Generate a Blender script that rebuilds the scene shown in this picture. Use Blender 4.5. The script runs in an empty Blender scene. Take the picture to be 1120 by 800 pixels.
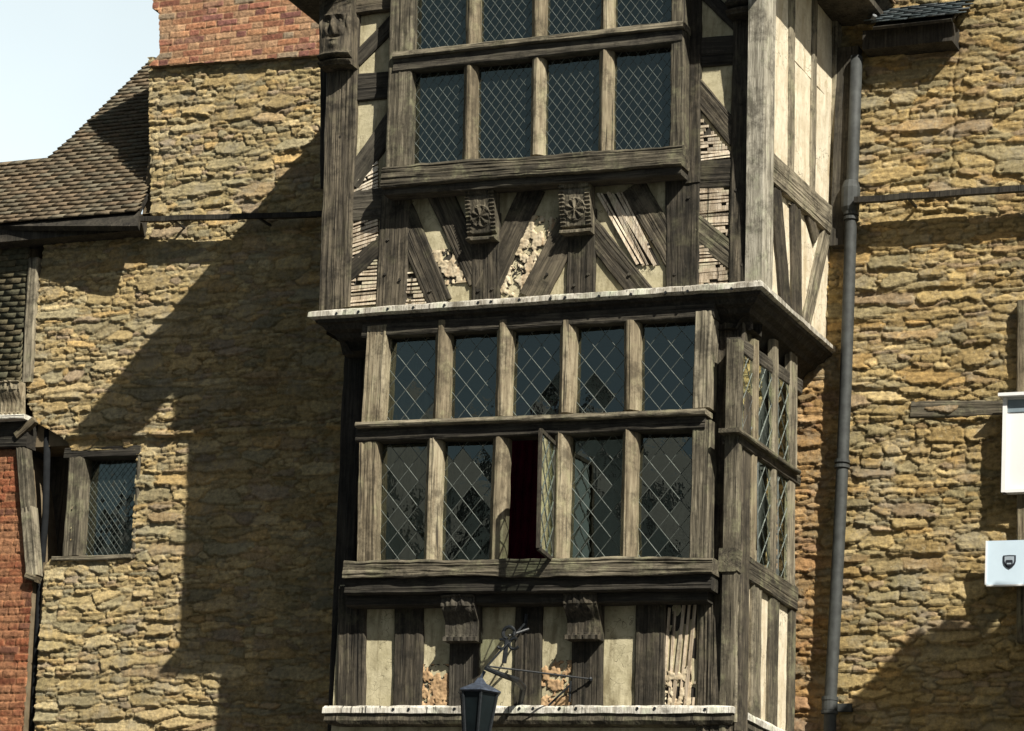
import bpy, math, random
import numpy as np
from mathutils import Matrix, Vector
random.seed(7)
S = bpy.context.scene
COL = S.collection
# ---------------------------------------------------------------- survey of the place (theodolite-style, from the camera station)
F = 3015.0; CX, CY = 560.0, 400.0
ROLL, PITCH, YAW, DIST = math.radians(4.0), math.radians(15.6), math.radians(25.4), 21.0
hd = np.array([-math.sin(YAW), math.cos(YAW), 0.0]); UPV = np.array([0, 0, 1.0])
FW = hd*math.cos(PITCH) + UPV*math.sin(PITCH)
r0 = np.cross(FW, UPV); r0 /= np.linalg.norm(r0); u0 = np.cross(r0, FW)
RT = r0*math.cos(ROLL) + u0*math.sin(ROLL); UP = -r0*math.sin(ROLL) + u0*math.cos(ROLL)
Z0 = 1.6 + DIST*math.sin(PITCH)
C = np.array([0, 0, Z0]) - FW*DIST
def ray(x, y): return FW + RT*(x-CX)/F - UP*(y-CY)/F
def P(x, y, Y):
    d = ray(x, y); return C + d*((Y-C[1])/d[1])
def PX(x, y, X):
    d = ray(x, y); return C + d*((X-C[0])/d[0])
def PPl(x, y, p0, n):
    d = ray(x, y); return C + d*(np.dot(np.array(p0)-C, n)/np.dot(d, n))
WALL = 1.30            # face of the stone house
YU = -0.30             # face of the upper storey timbers
YL = -0.16               # face of the lower storey timbers
XR_U, XL_U = 2.09, -1.60
XR_L, XL_L = 1.975, -1.285
# ---------------------------------------------------------------- objects
WM = {}
def link(o, parent=None, M=None):
    COL.objects.link(o)
    M = M or Matrix.Identity(4)
    WM[o.name] = M
    if parent is not None:
        o.parent = parent; o.matrix_parent_inverse = WM[parent.name].inverted()
    o.matrix_basis = M
    return o
def empty(name, loc, parent=None):
    o = bpy.data.objects.new(name, None); o.empty_display_size = .2
    return link(o, parent, Matrix.Translation(Vector([float(a) for a in loc])))
def tag(o, label=None, cat=None, group=None, kind=None):
    if label: o['label'] = label
    if cat: o['category'] = cat
    if group: o['group'] = group
    if kind: o['kind'] = kind
    return o
def mk(name, V, Fc, mats, parent=None, smooth=False, M=None, mi=None, attr=None):
    me = bpy.data.meshes.new(name)
    V = np.asarray(V, dtype=np.float32)
    if isinstance(Fc, np.ndarray) and Fc.ndim == 2:
        n = len(Fc); k = Fc.shape[1]
        me.vertices.add(len(V)); me.vertices.foreach_set('co', V.ravel())
        me.loops.add(n*k); me.loops.foreach_set('vertex_index', Fc.ravel().astype(np.int32))
        me.polygons.add(n); me.polygons.foreach_set('loop_start', np.arange(0, n*k, k, dtype=np.int32))
        me.update(calc_edges=True)
    else:
        me.from_pydata([tuple(map(float, v)) for v in V], [], [list(map(int, f)) for f in Fc]); me.update()
    if not isinstance(mats, (list, tuple)): mats = [mats]
    for m in mats: me.materials.append(m)
    if mi is not None: me.polygons.foreach_set('material_index', np.asarray(mi, dtype=np.int32))
    if smooth: me.polygons.foreach_set('use_smooth', np.ones(len(me.polygons), dtype=bool))
    if attr is not None:
        a = me.color_attributes.new('tint', 'FLOAT_COLOR', 'POINT')
        a.data.foreach_set('color', np.asarray(attr, dtype=np.float32).ravel())
    me.validate()
    return link(bpy.data.objects.new(name, me), parent, M)
class MB:
    def __init__(s): s.v = []; s.f = []; s.m = []
    def add(s, V, Fc, m=0):
        k = len(s.v); s.v += [tuple(map(float, p)) for p in V]
        for f in Fc: s.f.append([i+k for i in f]); s.m.append(m)
    def obox(s, c, ax, ay, az, m=0):      # centre and three half-axis vectors
        c, ax, ay, az = map(lambda q: np.array(q, float), (c, ax, ay, az))
        V = [c+i*ax+j*ay+k*az for k in (-1, 1) for j in (-1, 1) for i in (-1, 1)]
        s.add(V, [(0,2,3,1),(4,5,7,6),(0,1,5,4),(2,6,7,3),(0,4,6,2),(1,3,7,5)], m)
    def box(s, x0, x1, y0, y1, z0, z1, m=0):
        s.obox(((x0+x1)/2,(y0+y1)/2,(z0+z1)/2), ((x1-x0)/2,0,0), (0,(y1-y0)/2,0), (0,0,(z1-z0)/2), m)
    def tube(s, pts, r, n=8, m=0, cap=True):
        pts = [np.array(p, float) for p in pts]; R = r if hasattr(r, '__len__') else [r]*len(pts)
        k = len(s.v); 
        for i, p in enumerate(pts):
            t = pts[min(i+1, len(pts)-1)]-pts[max(i-1, 0)]; t /= np.linalg.norm(t)
            a = np.cross(t, (0, 0, 1)) if abs(t[2]) < .9 else np.cross(t, (0, 1, 0)); a /= np.linalg.norm(a); b = np.cross(t, a)
            for j in range(n):
                q = 2*math.pi*j/n; s.v.append(tuple(p+R[i]*(a*math.cos(q)+b*math.sin(q))))
        for i in range(len(pts)-1):
            for j in range(n):
                s.f.append([k+i*n+j, k+i*n+(j+1) % n, k+(i+1)*n+(j+1) % n, k+(i+1)*n+j]); s.m.append(m)
        if cap:
            s.f.append([k+j for j in range(n)][::-1]); s.m.append(m)
            s.f.append([k+(len(pts)-1)*n+j for j in range(n)]); s.m.append(m)
    def ball(s, c, r, m=0, sc=(1, 1, 1)):
        V = []; nf = []
        for i in range(5):
            th = math.pi*i/4
            for j in range(8):
                ph = 2*math.pi*j/8
                V.append((c[0]+r*sc[0]*math.sin(th)*math.cos(ph), c[1]+r*sc[1]*math.sin(th)*math.sin(ph), c[2]+r*sc[2]*math.cos(th)))
        for i in range(4):
            for j in range(8): nf.append((i*8+j, (i+1)*8+j, (i+1)*8+(j+1) % 8, i*8+(j+1) % 8))
        s.add(V, nf, m)
    def build(s, name, mats, parent=None, smooth=False):
        return mk(name, s.v, s.f, mats, parent, smooth, mi=s.m)
# ---------------------------------------------------------------- numeric noise
def hsh(a, b, k=0):
    a = np.asarray(a).astype(np.int64); b = np.asarray(b).astype(np.int64)
    h = (a*374761393 + b*668265263 + k*2147483647*3 + 1013904223) & 0xffffffff
    h = ((h ^ (h >> 13))*1274126177) & 0xffffffff
    h = ((h ^ (h >> 16))*2246822519) & 0xffffffff
    return ((h ^ (h >> 15)) & 0xffffff)/float(0xffffff)
def vn(x, y, k=0):
    xi = np.floor(x); yi = np.floor(y); fx = x-xi; fy = y-yi
    fx = fx*fx*(3-2*fx); fy = fy*fy*(3-2*fy)
    return ((hsh(xi, yi, k)*(1-fx)+hsh(xi+1, yi, k)*fx)*(1-fy)+(hsh(xi, yi+1, k)*(1-fx)+hsh(xi+1, yi+1, k)*fx)*fy)*2-1
def fbm(x, y, k=0, o=4):
    s = 0; a = .5
    for i in range(o): s = s+a*vn(x*2**i, y*2**i, k+i); a *= .5
    return s
def sst(e0, e1, x):
    t = np.clip((x-e0)/(e1-e0), 0, 1); return t*t*(3-2*t)
# ---------------------------------------------------------------- materials
def newmat(name):
    m = bpy.data.materials.new(name); m.use_nodes = True
    nt = m.node_tree; nt.nodes.clear(); return m, nt
def N(nt, t, **kw):
    n = nt.nodes.new(t)
    for k, v in kw.items(): setattr(n, k, v)
    return n
def ramp(nt, fac, stops):
    n = N(nt, 'ShaderNodeValToRGB'); cr = n.color_ramp
    while len(cr.elements) > 1: cr.elements.remove(cr.elements[-1])
    cr.elements[0].position = stops[0][0]; cr.elements[0].color = (*stops[0][1], 1)
    for p, c in stops[1:]:
        e = cr.elements.new(p); e.color = (*c, 1)
    nt.links.new(fac, n.inputs[0]); return n.outputs[0]
def noise(nt, vec, scale, detail=4, rough=.6, sc=None):
    if sc is not None:
        mp = N(nt, 'ShaderNodeMapping'); mp.inputs['Scale'].default_value = sc; nt.links.new(vec, mp.inputs[0]); vec = mp.outputs[0]
    n = N(nt, 'ShaderNodeTexNoise'); n.inputs['Scale'].default_value = scale; n.inputs['Detail'].default_value = detail; n.inputs['Roughness'].default_value = rough
    nt.links.new(vec, n.inputs['Vector']); return n.outputs['Fac']
def mixc(nt, f, a, b, mode='MIX'):
    n = N(nt, 'ShaderNodeMix', data_type='RGBA', blend_type=mode)
    for s, i in ((f, 0), (a, 6), (b, 7)):
        if isinstance(s, (int, float)): n.inputs[i].default_value = s
        elif isinstance(s, tuple): n.inputs[i].default_value = (*s, 1)
        else: nt.links.new(s, n.inputs[i])
    return n.outputs[2]
def mth(nt, op, a, b=0.0):
    n = N(nt, 'ShaderNodeMath', operation=op)
    for i, s in enumerate((a, b)):
        if isinstance(s, (int, float)): n.inputs[i].default_value = s
        else: nt.links.new(s, n.inputs[i])
    return n.outputs[0]
def finish(nt, col, rough=.9, bump=None, bstr=.5, bdist=.01, spec=.3, metal=0.0):
    b = N(nt, 'ShaderNodeBsdfPrincipled'); o = N(nt, 'ShaderNodeOutputMaterial')
    if isinstance(col, tuple): b.inputs['Base Color'].default_value = (*col, 1)
    else: nt.links.new(col, b.inputs['Base Color'])
    if isinstance(rough, (int, float)): b.inputs['Roughness'].default_value = rough
    else: nt.links.new(rough, b.inputs['Roughness'])
    b.inputs['Specular IOR Level'].default_value = spec; b.inputs['Metallic'].default_value = metal
    if bump is not None:
        bn = N(nt, 'ShaderNodeBump'); bn.inputs['Strength'].default_value = bstr; bn.inputs['Distance'].default_value = bdist
        nt.links.new(bump, bn.inputs['Height']); nt.links.new(bn.outputs[0], b.inputs['Normal'])
    nt.links.new(b.outputs[0], o.inputs[0])
def timber_mat(name, dark, mid, light, spots=.5):
    m, nt = newmat(name); tc = N(nt, 'ShaderNodeTexCoord').outputs['Object']
    oi = N(nt, 'ShaderNodeObjectInfo').outputs['Random']
    va = N(nt, 'ShaderNodeVectorMath', operation='ADD'); nt.links.new(tc, va.inputs[0])
    cb = N(nt, 'ShaderNodeCombineXYZ'); s7 = mth(nt, 'MULTIPLY', oi, 37.0)
    for i in range(3): nt.links.new(s7, cb.inputs[i])
    nt.links.new(cb.outputs[0], va.inputs[1]); v = va.outputs[0]
    g = noise(nt, v, 1.0, 5, .65, (55, 55, 3.2)); g2 = noise(nt, v, 1.0, 4, .6, (14, 14, 2.0)); g3 = noise(nt, v, 1.0, 3, .6, (150, 150, 14))
    cr = noise(nt, v, 1.0, 2, .5, (34, 34, 1.1))
    s = mth(nt, 'ADD', mth(nt, 'MULTIPLY', g, .5), mth(nt, 'ADD', mth(nt, 'MULTIPLY', g2, .35), mth(nt, 'MULTIPLY', g3, .15)))
    s = mth(nt, 'ADD', s, mth(nt, 'MULTIPLY', mth(nt, 'SUBTRACT', oi, .5), .17))
    c = ramp(nt, s, [(.36, dark), (.50, mid), (.64, light)])
    crack = ramp(nt, cr, [(.30, (1, 1, 1)), (.345, (0, 0, 0))])
    c = mixc(nt, mth(nt, 'MULTIPLY', crack, .8), c, (.012, .010, .008))
    bl = noise(nt, v, 6.0, 4, .7); gn = ramp(nt, bl, [(.52, (0, 0, 0)), (.72, (1, 1, 1))])
    c = mixc(nt, mth(nt, 'MULTIPLY', gn, spots), c, (light[0]*.85, light[1]*.95, light[2]*.78))
    dk = ramp(nt, noise(nt, v, 4.5, 6, .8), [(.38, (1, 1, 1)), (.52, (0, 0, 0))])
    c = mixc(nt, mth(nt, 'MULTIPLY', dk, .7), c, (dark[0]*.6, dark[1]*.6, dark[2]*.6))
    h = mth(nt, 'SUBTRACT', mth(nt, 'ADD', g, mth(nt, 'MULTIPLY', g3, .6)), mth(nt, 'MULTIPLY', crack, 1.2))
    finish(nt, c, .85, h, .8, .006, .25); return m
OAK = timber_mat('weathered_oak', (.017, .015, .011), (.055, .046, .033), (.145, .12, .083))
OAKD = timber_mat('dark_oak', (.018, .016, .013), (.045, .039, .030), (.095, .083, .062), .25)
OAKP = timber_mat('pale_oak', (.075, .060, .038), (.20, .162, .105), (.35, .30, .205), .5)
OAKS = timber_mat('silvered_oak', (.10, .088, .066), (.27, .245, .19), (.50, .46, .37), .5)
OAKL = timber_mat('lichened_oak', (.040, .035, .025), (.115, .098, .068), (.30, .26, .185), .6)
WHITE = timber_mat('flaking_white_board', (.20, .175, .135), (.50, .465, .395), (.72, .69, .61), .6)
def plaster_mat(name, a, b, stain):
    m, nt = newmat(name); v = N(nt, 'ShaderNodeTexCoord').outputs['Object']
    n1 = noise(nt, v, 4.5, 6, .65); n2 = noise(nt, v, 60, 3, .6); n3 = noise(nt, v, 1.0, 4, .7, (9, 9, 1.6))
    c = ramp(nt, n1, [(.33, a), (.62, b)])
    st = ramp(nt, n3, [(.50, (0, 0, 0)), (.68, (1, 1, 1))])
    c = mixc(nt, mth(nt, 'MULTIPLY', st, .8), c, stain)
    c = mixc(nt, mth(nt, 'MULTIPLY', ramp(nt, noise(nt, v, 13, 5, .75), [(.52, (0, 0, 0)), (.70, (1, 1, 1))]), .6), c, tuple(x*.8 for x in stain))
    vo = N(nt, 'ShaderNodeTexVoronoi', feature='DISTANCE_TO_EDGE'); vo.inputs['Scale'].default_value = 3.2
    wv = N(nt, 'ShaderNodeVectorMath', operation='ADD'); nt.links.new(v, wv.inputs[0])
    nv = N(nt, 'ShaderNodeTexNoise'); nv.inputs['Scale'].default_value = 5; nt.links.new(v, nv.inputs['Vector']); nt.links.new(nv.outputs['Color'], wv.inputs[1])
    nt.links.new(wv.outputs[0], vo.inputs['Vector'])
    ck = ramp(nt, vo.outputs['Distance'], [(.004, (1, 1, 1)), (.012, (0, 0, 0))])
    ck = mth(nt, 'MULTIPLY', ck, ramp(nt, noise(nt, v, 2.3, 2), [(.5, (0, 0, 0)), (.6, (1, 1, 1))]))
    c = mixc(nt, mth(nt, 'MULTIPLY', ck, .75), c, (.10, .08, .05))
    finish(nt, c, .95, mth(nt, 'SUBTRACT', mth(nt, 'ADD', mth(nt, 'MULTIPLY', n1, 1.5), mth(nt, 'MULTIPLY', n2, .4)), ck), .6, .008, .15); return m
PLA = plaster_mat('lime_plaster', (.33, .29, .175), (.54, .48, .32), (.20, .165, .095))
PLS = plaster_mat('cream_plaster', (.54, .46, .33), (.72, .65, .50), (.42, .33, .20))
LATH = timber_mat('split_lath', (.36, .28, .19), (.58, .48, .36), (.78, .70, .57), .6)
RUBP = plaster_mat('broken_plaster', (.36, .28, .17), (.62, .53, .38), (.28, .17, .09))
RUBB = plaster_mat('rubble_nogging', (.26, .16, .08), (.50, .34, .19), (.20, .12, .07))
def flat(name, c, rough=.8, spec=.3, metal=0.0, var=.25, sc=9.0):
    m, nt = newmat(name); v = N(nt, 'ShaderNodeTexCoord').outputs['Object']; n = noise(nt, v, sc, 5, .65)
    c1 = tuple(x*(1-var) for x in c); c2 = tuple(min(1, x*(1+var)) for x in c)
    finish(nt, ramp(nt, n, [(.35, c1), (.65, c2)]), rough, n, .25, .004, spec, metal); return m
LANTX = flat('tarred_pipe', (.012, .013, .014), .9, .1)
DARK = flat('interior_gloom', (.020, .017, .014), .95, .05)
CURT = flat('dark_red_curtain', (.12, .008, .025), .95, .05)
LEAD = flat('lead_came', (.10, .11, .10), .65, .3, 0, .35, 40)
IRON = flat('black_iron', (.012, .014, .016), .45, .5, 0, .4, 30)
PIPE = flat('grey_painted_iron', (.034, .037, .035), .7, .5, 0, .35, 14)
LEADS = flat('lead_sheet', (.16, .17, .175), .5, .5, 0, .35, 7)
BACK = flat('mortar_core', (.16, .125, .08), .95, .05)
CAPM = flat('blue_black_lamp_paint', (.045, .055, .075), .35, .5, 0, .4, 30)
LANT = flat('lantern_dark_glass', (.006, .009, .010), .3, .3)
SIGNW = flat('white_sign_enamel', (.80, .79, .78), .35, .5, 0, .03, 3)
SIGNB = flat('pale_blue_sign_enamel', (.58, .70, .80), .30, .5, 0, .04, 3)
SHADEP = flat('painted_sign_shade', (.20, .25, .28), .5, .4, 0, .1)  # shade tone for the top of the white sign face
SHB = flat('black_emblem_paint', (.02, .022, .03), .5, .4, 0, .1)
SHG = flat('grey_emblem_paint', (.33, .38, .43), .5, .4, 0, .1)
def attr_mat(name, rough=.93, bump=.5, moss=True):
    m, nt = newmat(name); a = N(nt, 'ShaderNodeAttribute'); a.attribute_name = 'tint'
    v = N(nt, 'ShaderNodeTexCoord').outputs['Object']
    n1 = noise(nt, v, 26, 5, .7); n2 = noise(nt, v, 110, 3, .65); n3 = noise(nt, v, 1.9, 5, .65)
    c = mixc(nt, 1.0, a.outputs['Color'], ramp(nt, n1, [(.28, (.50, .48, .46)), (.52, (1, 1, 1)), (.74, (1.5, 1.45, 1.32))]), 'MULTIPLY')
    if moss:
        ms = ramp(nt, n3, [(.50, (0, 0, 0)), (.68, (1, 1, 1))]); ms = mth(nt, 'MULTIPLY', ms, .34)
        c = mixc(nt, ms, c, (.115, .12, .068))
        gs = ramp(nt, noise(nt, v, 3.3, 6, .7), [(.50, (0, 0, 0)), (.66, (1, 1, 1))]); c = mixc(nt, mth(nt, 'MULTIPLY', gs, .5), c, (.27, .245, .19))
        pt = ramp(nt, noise(nt, v, 15, 4, .75), [(.60, (0, 0, 0)), (.70, (1, 1, 1))]); c = mixc(nt, mth(nt, 'MULTIPLY', pt, .45), c, (.50, .45, .32))
    finish(nt, c, rough, mth(nt, 'ADD', n1, mth(nt, 'MULTIPLY', n2, .9)), bump, .014, .12); return m
STONE = attr_mat('ironstone_rubble', .93, .8); BRICK = attr_mat('old_red_brick', .9, .6, False); TILE = attr_mat('clay_tile', .85, .4, False)
def glass_mat(name, tint=(1, 1, 1)):
    m, nt = newmat(name); tr = N(nt, 'ShaderNodeBsdfTransparent'); tr.inputs[0].default_value = (.62*tint[0], .70*tint[1], .64*tint[2], 1)
    gl = N(nt, 'ShaderNodeBsdfGlossy'); gl.inputs['Roughness'].default_value = .02; gl.inputs[0].default_value = (.86, .95, .83, 1)
    fr = N(nt, 'ShaderNodeFresnel'); fr.inputs[0].default_value = 1.5
    v = N(nt, 'ShaderNodeTexCoord').outputs['Object']; n = noise(nt, v, 9, 3)
    bn = N(nt, 'ShaderNodeBump'); bn.inputs['Strength'].default_value = .06; bn.inputs['Distance'].default_value = .01; nt.links.new(n, bn.inputs['Height']); nt.links.new(bn.outputs[0], gl.inputs['Normal'])
    f2 = mth(nt, 'MULTIPLY', fr.outputs[0], 4.4); f2 = mth(nt, 'MINIMUM', f2, 1.0)
    mx = N(nt, 'ShaderNodeMixShader'); nt.links.new(f2, mx.inputs[0]); nt.links.new(tr.outputs[0], mx.inputs[1]); nt.links.new(gl.outputs[0], mx.inputs[2])
    o = N(nt, 'ShaderNodeOutputMaterial'); nt.links.new(mx.outputs[0], o.inputs[0]); return m
GLASS = glass_mat('old_window_glass')
# ---------------------------------------------------------------- shapes
CNT = [0]
def beam(name, p0, p1, w0, w1, depth, mat, parent, n=(0, -1, 0), rough=.004, wander=.004, cham=0):
    CNT[0] += 1; k = CNT[0]*11
    p0 = np.array(p0, float); p1 = np.array(p1, float); L = np.linalg.norm(p1-p0); az = (p1-p0)/L
    n = np.array(n, float); ay = -n - np.dot(-n, az)*az; ay /= np.linalg.norm(ay); ax = np.cross(ay, az)
    nf = max(5, min(34, int(max(w0, w1)/.009))); nr = max(3, min(110, int(L/.035)))
    t = np.linspace(0, 1, nr+1); z = (t-.5)*L; w = w0+(w1-w0)*t
    eL = fbm(z*2.2+k, 0*z+k, k)*wander*2+vn(z*14, 0*z, k+5)*wander*.5; eR = fbm(z*2.2, 0*z+k, k+2)*wander*2+vn(z*14, 0*z, k+6)*wander*.5
    u = np.linspace(-1, 1, nf)
    V = []
    gx = fbm(u*max(w0, w1)*45+k, u*0+.5, k+3, 3)
    for i in range(nr+1):
        x = u*w[i]/2; x = x + np.where(u < 0, eL[i]*(-u), eR[i]*u)
        y = rough*(gx*1.2 + fbm(u*w[i]*40+k, u*0+z[i]*2.5, k+4, 3)*1.2 + vn(u*w[i]*18, u*0+z[i]*9, k+8)*.5)
        y = y + cham*np.clip((np.abs(u)-.22)/.78, 0, 1)
        ch = min(.008, w[i]*.12)
        y = y + np.where(np.abs(u) > .999, ch+.004*abs(vn(z[i]*11, 0.3, k+9)), 0)
        for a, b in zip(x, y): V.append((a, b, z[i]))
        xr, xl = x[-1], x[0]
        d0 = cham+.01; V += [(xr, d0+(depth-d0)*.33, z[i]), (xr, d0+(depth-d0)*.66, z[i]), (xr, depth, z[i]), (xl, depth, z[i]), (xl, d0+(depth-d0)*.66, z[i]), (xl, d0+(depth-d0)*.33, z[i])]
    m = nf+6; Fc = []
    for i in range(nr):
        for j in range(m): Fc.append((i*m+j, i*m+(j+1) % m, (i+1)*m+(j+1) % m, (i+1)*m+j))
    Fc.append(tuple(range(m))[::-1]); Fc.append(tuple(nr*m+j for j in range(m)))
    M = Matrix(((ax[0], ay[0], az[0], (p0[0]+p1[0])/2), (ax[1], ay[1], az[1], (p0[1]+p1[1])/2), (ax[2], ay[2], az[2], (p0[2]+p1[2])/2), (0, 0, 0, 1)))
    return mk(name, V, Fc, mat, parent, False, M)
def perpw(fn, x, y, dx, dy, w, K):
    l = math.hypot(dx, dy); nx, ny = -dy/l*w/2, dx/l*w/2
    a = fn(x-nx, y-ny, K); b = fn(x+nx, y+ny, K); return a, b
def pb(name, x0, y0, x1, y1, w, Y, depth, mat, parent, side=False, w1=None, **kw):
    fn = PX if side else P; w1 = w1 or w
    q0 = fn(x0, y0, Y); q1 = fn(x1, y1, Y); ax = (q1-q0)/np.linalg.norm(q1-q0)
    def wd(x, y, ww):
        if abs(x1-x0) > abs(y1-y0)*(.6 if side else 1): a, b = fn(x, y-ww/2, Y), fn(x, y+ww/2, Y)
        else: a, b = fn(x-ww/2, y, Y), fn(x+ww/2, y, Y)
        d = b-a; return np.linalg.norm(d-np.dot(d, ax)*ax)
    return beam(name, q0, q1, wd(x0, y0, w), wd(x1, y1, w1), depth, mat, parent, (1, 0, 0) if side else (0, -1, 0), **kw)
def inpoly(px, py, poly):
    r = np.zeros(np.shape(px), bool); n = len(poly)
    for i in range(n):
        x1, y1 = poly[i]; x2, y2 = poly[(i+1) % n]
        c = ((y1 > py) != (y2 > py)); r ^= c & (px < (x2-x1)*(py-y1)/((y2-y1) if y2 != y1 else 1e-9)+x1)
    return r
def sheet(name, c4, mat, parent, thick=.03, amp=.004, res=.03):
    """slightly uneven plaster panel: corners tl,tr,br,bl as seen from outside"""
    tl, tr, br, bl = [np.array(c, float) for c in c4]; CNT[0] += 1; k = CNT[0]*7
    nu = max(2, int(np.linalg.norm(tr-tl)/res)); nv = max(2, int(np.linalg.norm(bl-tl)/res))
    nn = np.cross(bl-tl, tr-tl); nn /= np.linalg.norm(nn)
    U, Vv = np.meshgrid(np.linspace(0, 1, nu+1), np.linspace(0, 1, nv+1))
    Q = (tl*(1-U[..., None])+tr*U[..., None])*(1-Vv[..., None])+(bl*(1-U[..., None])+br*U[..., None])*Vv[..., None]
    h = amp*fbm(U*np.linalg.norm(tr-tl)*4+k, Vv*np.linalg.norm(bl-tl)*4, k)*2
    Q = Q+nn*h[..., None]; V = list(Q.reshape(-1, 3)); W = nu+1
    Fc = [(j*W+i, (j+1)*W+i, (j+1)*W+i+1, j*W+i+1) for j in range(nv) for i in range(nu)]
    k0 = len(V); V += [tl-nn*thick, tr-nn*thick, br-nn*thick, bl-nn*thick]
    top = [i for i in range(W)]; bot = [nv*W+i for i in range(W)]; lf = [j*W for j in range(nv+1)]; rg = [j*W+nu for j in range(nv+1)]
    Fc += [tuple(top)+(k0+1, k0), tuple(bot[::-1])+(k0+3, k0+2), tuple(lf[::-1])+(k0, k0+3), tuple(rg)+(k0+2, k0+1), (k0, k0+1, k0+2, k0+3)]
    c = (tl+br)/2; M = Matrix.Translation(Vector([float(q) for q in c]))
    return mk(name, [v-c for v in V], Fc, mat, parent, False, M)
def shp(name, px, Y, mat, parent, **kw): return sheet(name, [P(x, y, Y) for x, y in px], mat, parent, **kw)
def backing(mb, poly, Y, m):      # thin dark slab behind laths
    n = len(poly); V = [(x, Y, z) for x, z in poly]+[(x, Y+.008, z) for x, z in poly]
    mb.add(V, [tuple(range(n)), tuple(range(n, 2*n))[::-1]]+[(i, (i+1) % n, n+(i+1) % n, n+i) for i in range(n)], m)
def lath(px, Y, parent, ang=0.0, pitch=.030, name='lath_panel', miss=.10):
    """exposed riven laths nailed across the opening, lumps of old plaster between them"""
    pw = [P(x, y, Y) for x, y in px]; poly = [(p[0], p[2]) for p in pw]
    c = np.mean(poly, axis=0); t = np.array([math.cos(ang), math.sin(ang)]); s = np.array([-t[1], t[0]])
    q = [((np.array(p)-c)@t, (np.array(p)-c)@s) for p in poly]; mb = MB()
    backing(mb, poly, Y+.002, 1)
    s0 = min(a[1] for a in q); s1 = max(a[1] for a in q); y = s0+.012
    while y < s1:
        xs = []
        for i in range(len(q)):
            (xa, ya), (xb, yb) = q[i], q[(i+1) % len(q)]
            if (ya > y) != (yb > y): xs.append(xa+(xb-xa)*(y-ya)/(yb-ya))
        xs.sort()
        for a, b in zip(xs[::2], xs[1::2]):
            if b-a < .02: continue
            segs = [(a, b)]
            if random.random() < miss*2: m = random.uniform(a, b); g = random.uniform(.01, .05); segs = [(a, m-g), (m+g, b)]
            for a2, b2 in segs:
                if b2-a2 < .015: continue
                h = random.uniform(.006, .013); tl = random.uniform(-.012, .012); cc = c+t*((a2+b2)/2)+s*(y+random.uniform(-.003, .003))
                yy = Y-.006-random.uniform(0, .006)
                d = np.array([t[0]+s[0]*tl*4, 0, t[1]+s[1]*tl*4])*(b2-a2)/2
                mb.obox((cc[0], yy, cc[1]), d, (0, .006, 0), (s[0]*h, random.uniform(-.003, .003), s[1]*h), 0)
        y += pitch*random.uniform(.85, 1.15)
    return mb.build(name, [LATH, OAKD], parent)
def rough(px, Y, parent, name='broken_plaster_panel', mat=None, pit=.5, k=3, deep=.022):
    pw = [P(x, y, Y) for x, y in px]; poly = [(p[0], p[2]) for p in pw]; res = .007
    xs = np.arange(min(p[0] for p in poly), max(p[0] for p in poly)+res, res); zs = np.arange(min(p[1] for p in poly), max(p[1] for p in poly)+res, res)
    U, V = np.meshgrid(xs, zs)
    n = fbm(U*22, V*22, k, 4); pits = sst(.02, .16, fbm(U*24+9, V*17, k+9, 4)*pit*2)
    H = .007*n+.004*vn(U*90, V*90, k)-deep*.7*pits+.008
    Q = np.stack([U, Y-H, V], -1).reshape(-1, 3); W = len(xs)
    ii = np.arange(len(zs)-1)[:, None]*W+np.arange(W-1)[None]
    ok = inpoly(U[:-1, :-1]+res/2, V[:-1, :-1]+res/2, poly)
    f = np.stack([ii, ii+1, ii+W+1, ii+W], -1)[ok]
    mi = (pits[:-1, :-1] > .55)[ok].astype(np.int32)
    c = np.array([np.mean(xs), Y, np.mean(zs)])
    return mk(name, Q-c, f, [mat or RUBP, OAKD], parent, True, mi=mi, M= Matrix.Translation(Vector([float(a) for a in c])))
def mould(name, prof, XL, YF, XR, YB, mat, parent, k=1, jit=.004):
    """moulding returned round three sides of the bay; prof = [(projection, z)] closed section"""
    path = []
    def lerp(a, b, n): return [a+(b-a)*i/n for i in range(n)]
    nY = 20; nX = 70; V = []; m = len(prof)
    stations = [('L', t) for t in lerp(YB, YF, nY)]+[('F', t) for t in lerp(XL, XR, nX)]+[('R', t) for t in lerp(YF, YB, nY)]+[('E', YB)]
    for q, (sd, t) in enumerate(stations):
        for i, (o, z) in enumerate(prof):
            j = jit*float(fbm(np.array(q*.45), np.array(i*2.7), k)); jz = jit*1.3*float(fbm(np.array(q*.4), np.array(i*1.1+50), k))
            if sd == 'L': V.append((XL-o+j, t if t > YF+1e-6 else YF-o, z+jz))
            elif sd == 'F': V.append((t-o if abs(t-XL) < 1e-6 else t, YF-o+j, z+jz))
            elif sd == 'R': V.append((XR+o+j, YF-o if abs(t-YF) < 1e-6 else t, z+jz))
            else: V.append((XR+o, YB, z))
    n = len(stations); Fc = []
    for a in range(n-1):
        for i in range(m): Fc.append((a*m+i, (a+1)*m+i, (a+1)*m+(i+1) % m, a*m+(i+1) % m))
    Fc.append(tuple(range(m))); Fc.append(tuple((n-1)*m+i for i in range(m))[::-1])
    return mk(name, V, Fc, mat, parent)
def clip(poly, lo, hi):
    for ax in (0, 1):
        for lim, sg in ((lo[ax], 1), (hi[ax], -1)):
            out = []
            for i in range(len(poly)):
                a, b = poly[i], poly[(i+1) % len(poly)]; da, db = (a[ax]-lim)*sg, (b[ax]-lim)*sg
                if da >= 0: out.append(a)
                if (da >= 0) != (db >= 0): tt = da/(da-db); out.append((a[0]+(b[0]-a[0])*tt, a[1]+(b[1]-a[1])*tt))
            poly = out
            if not poly: return []
    return poly
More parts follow.
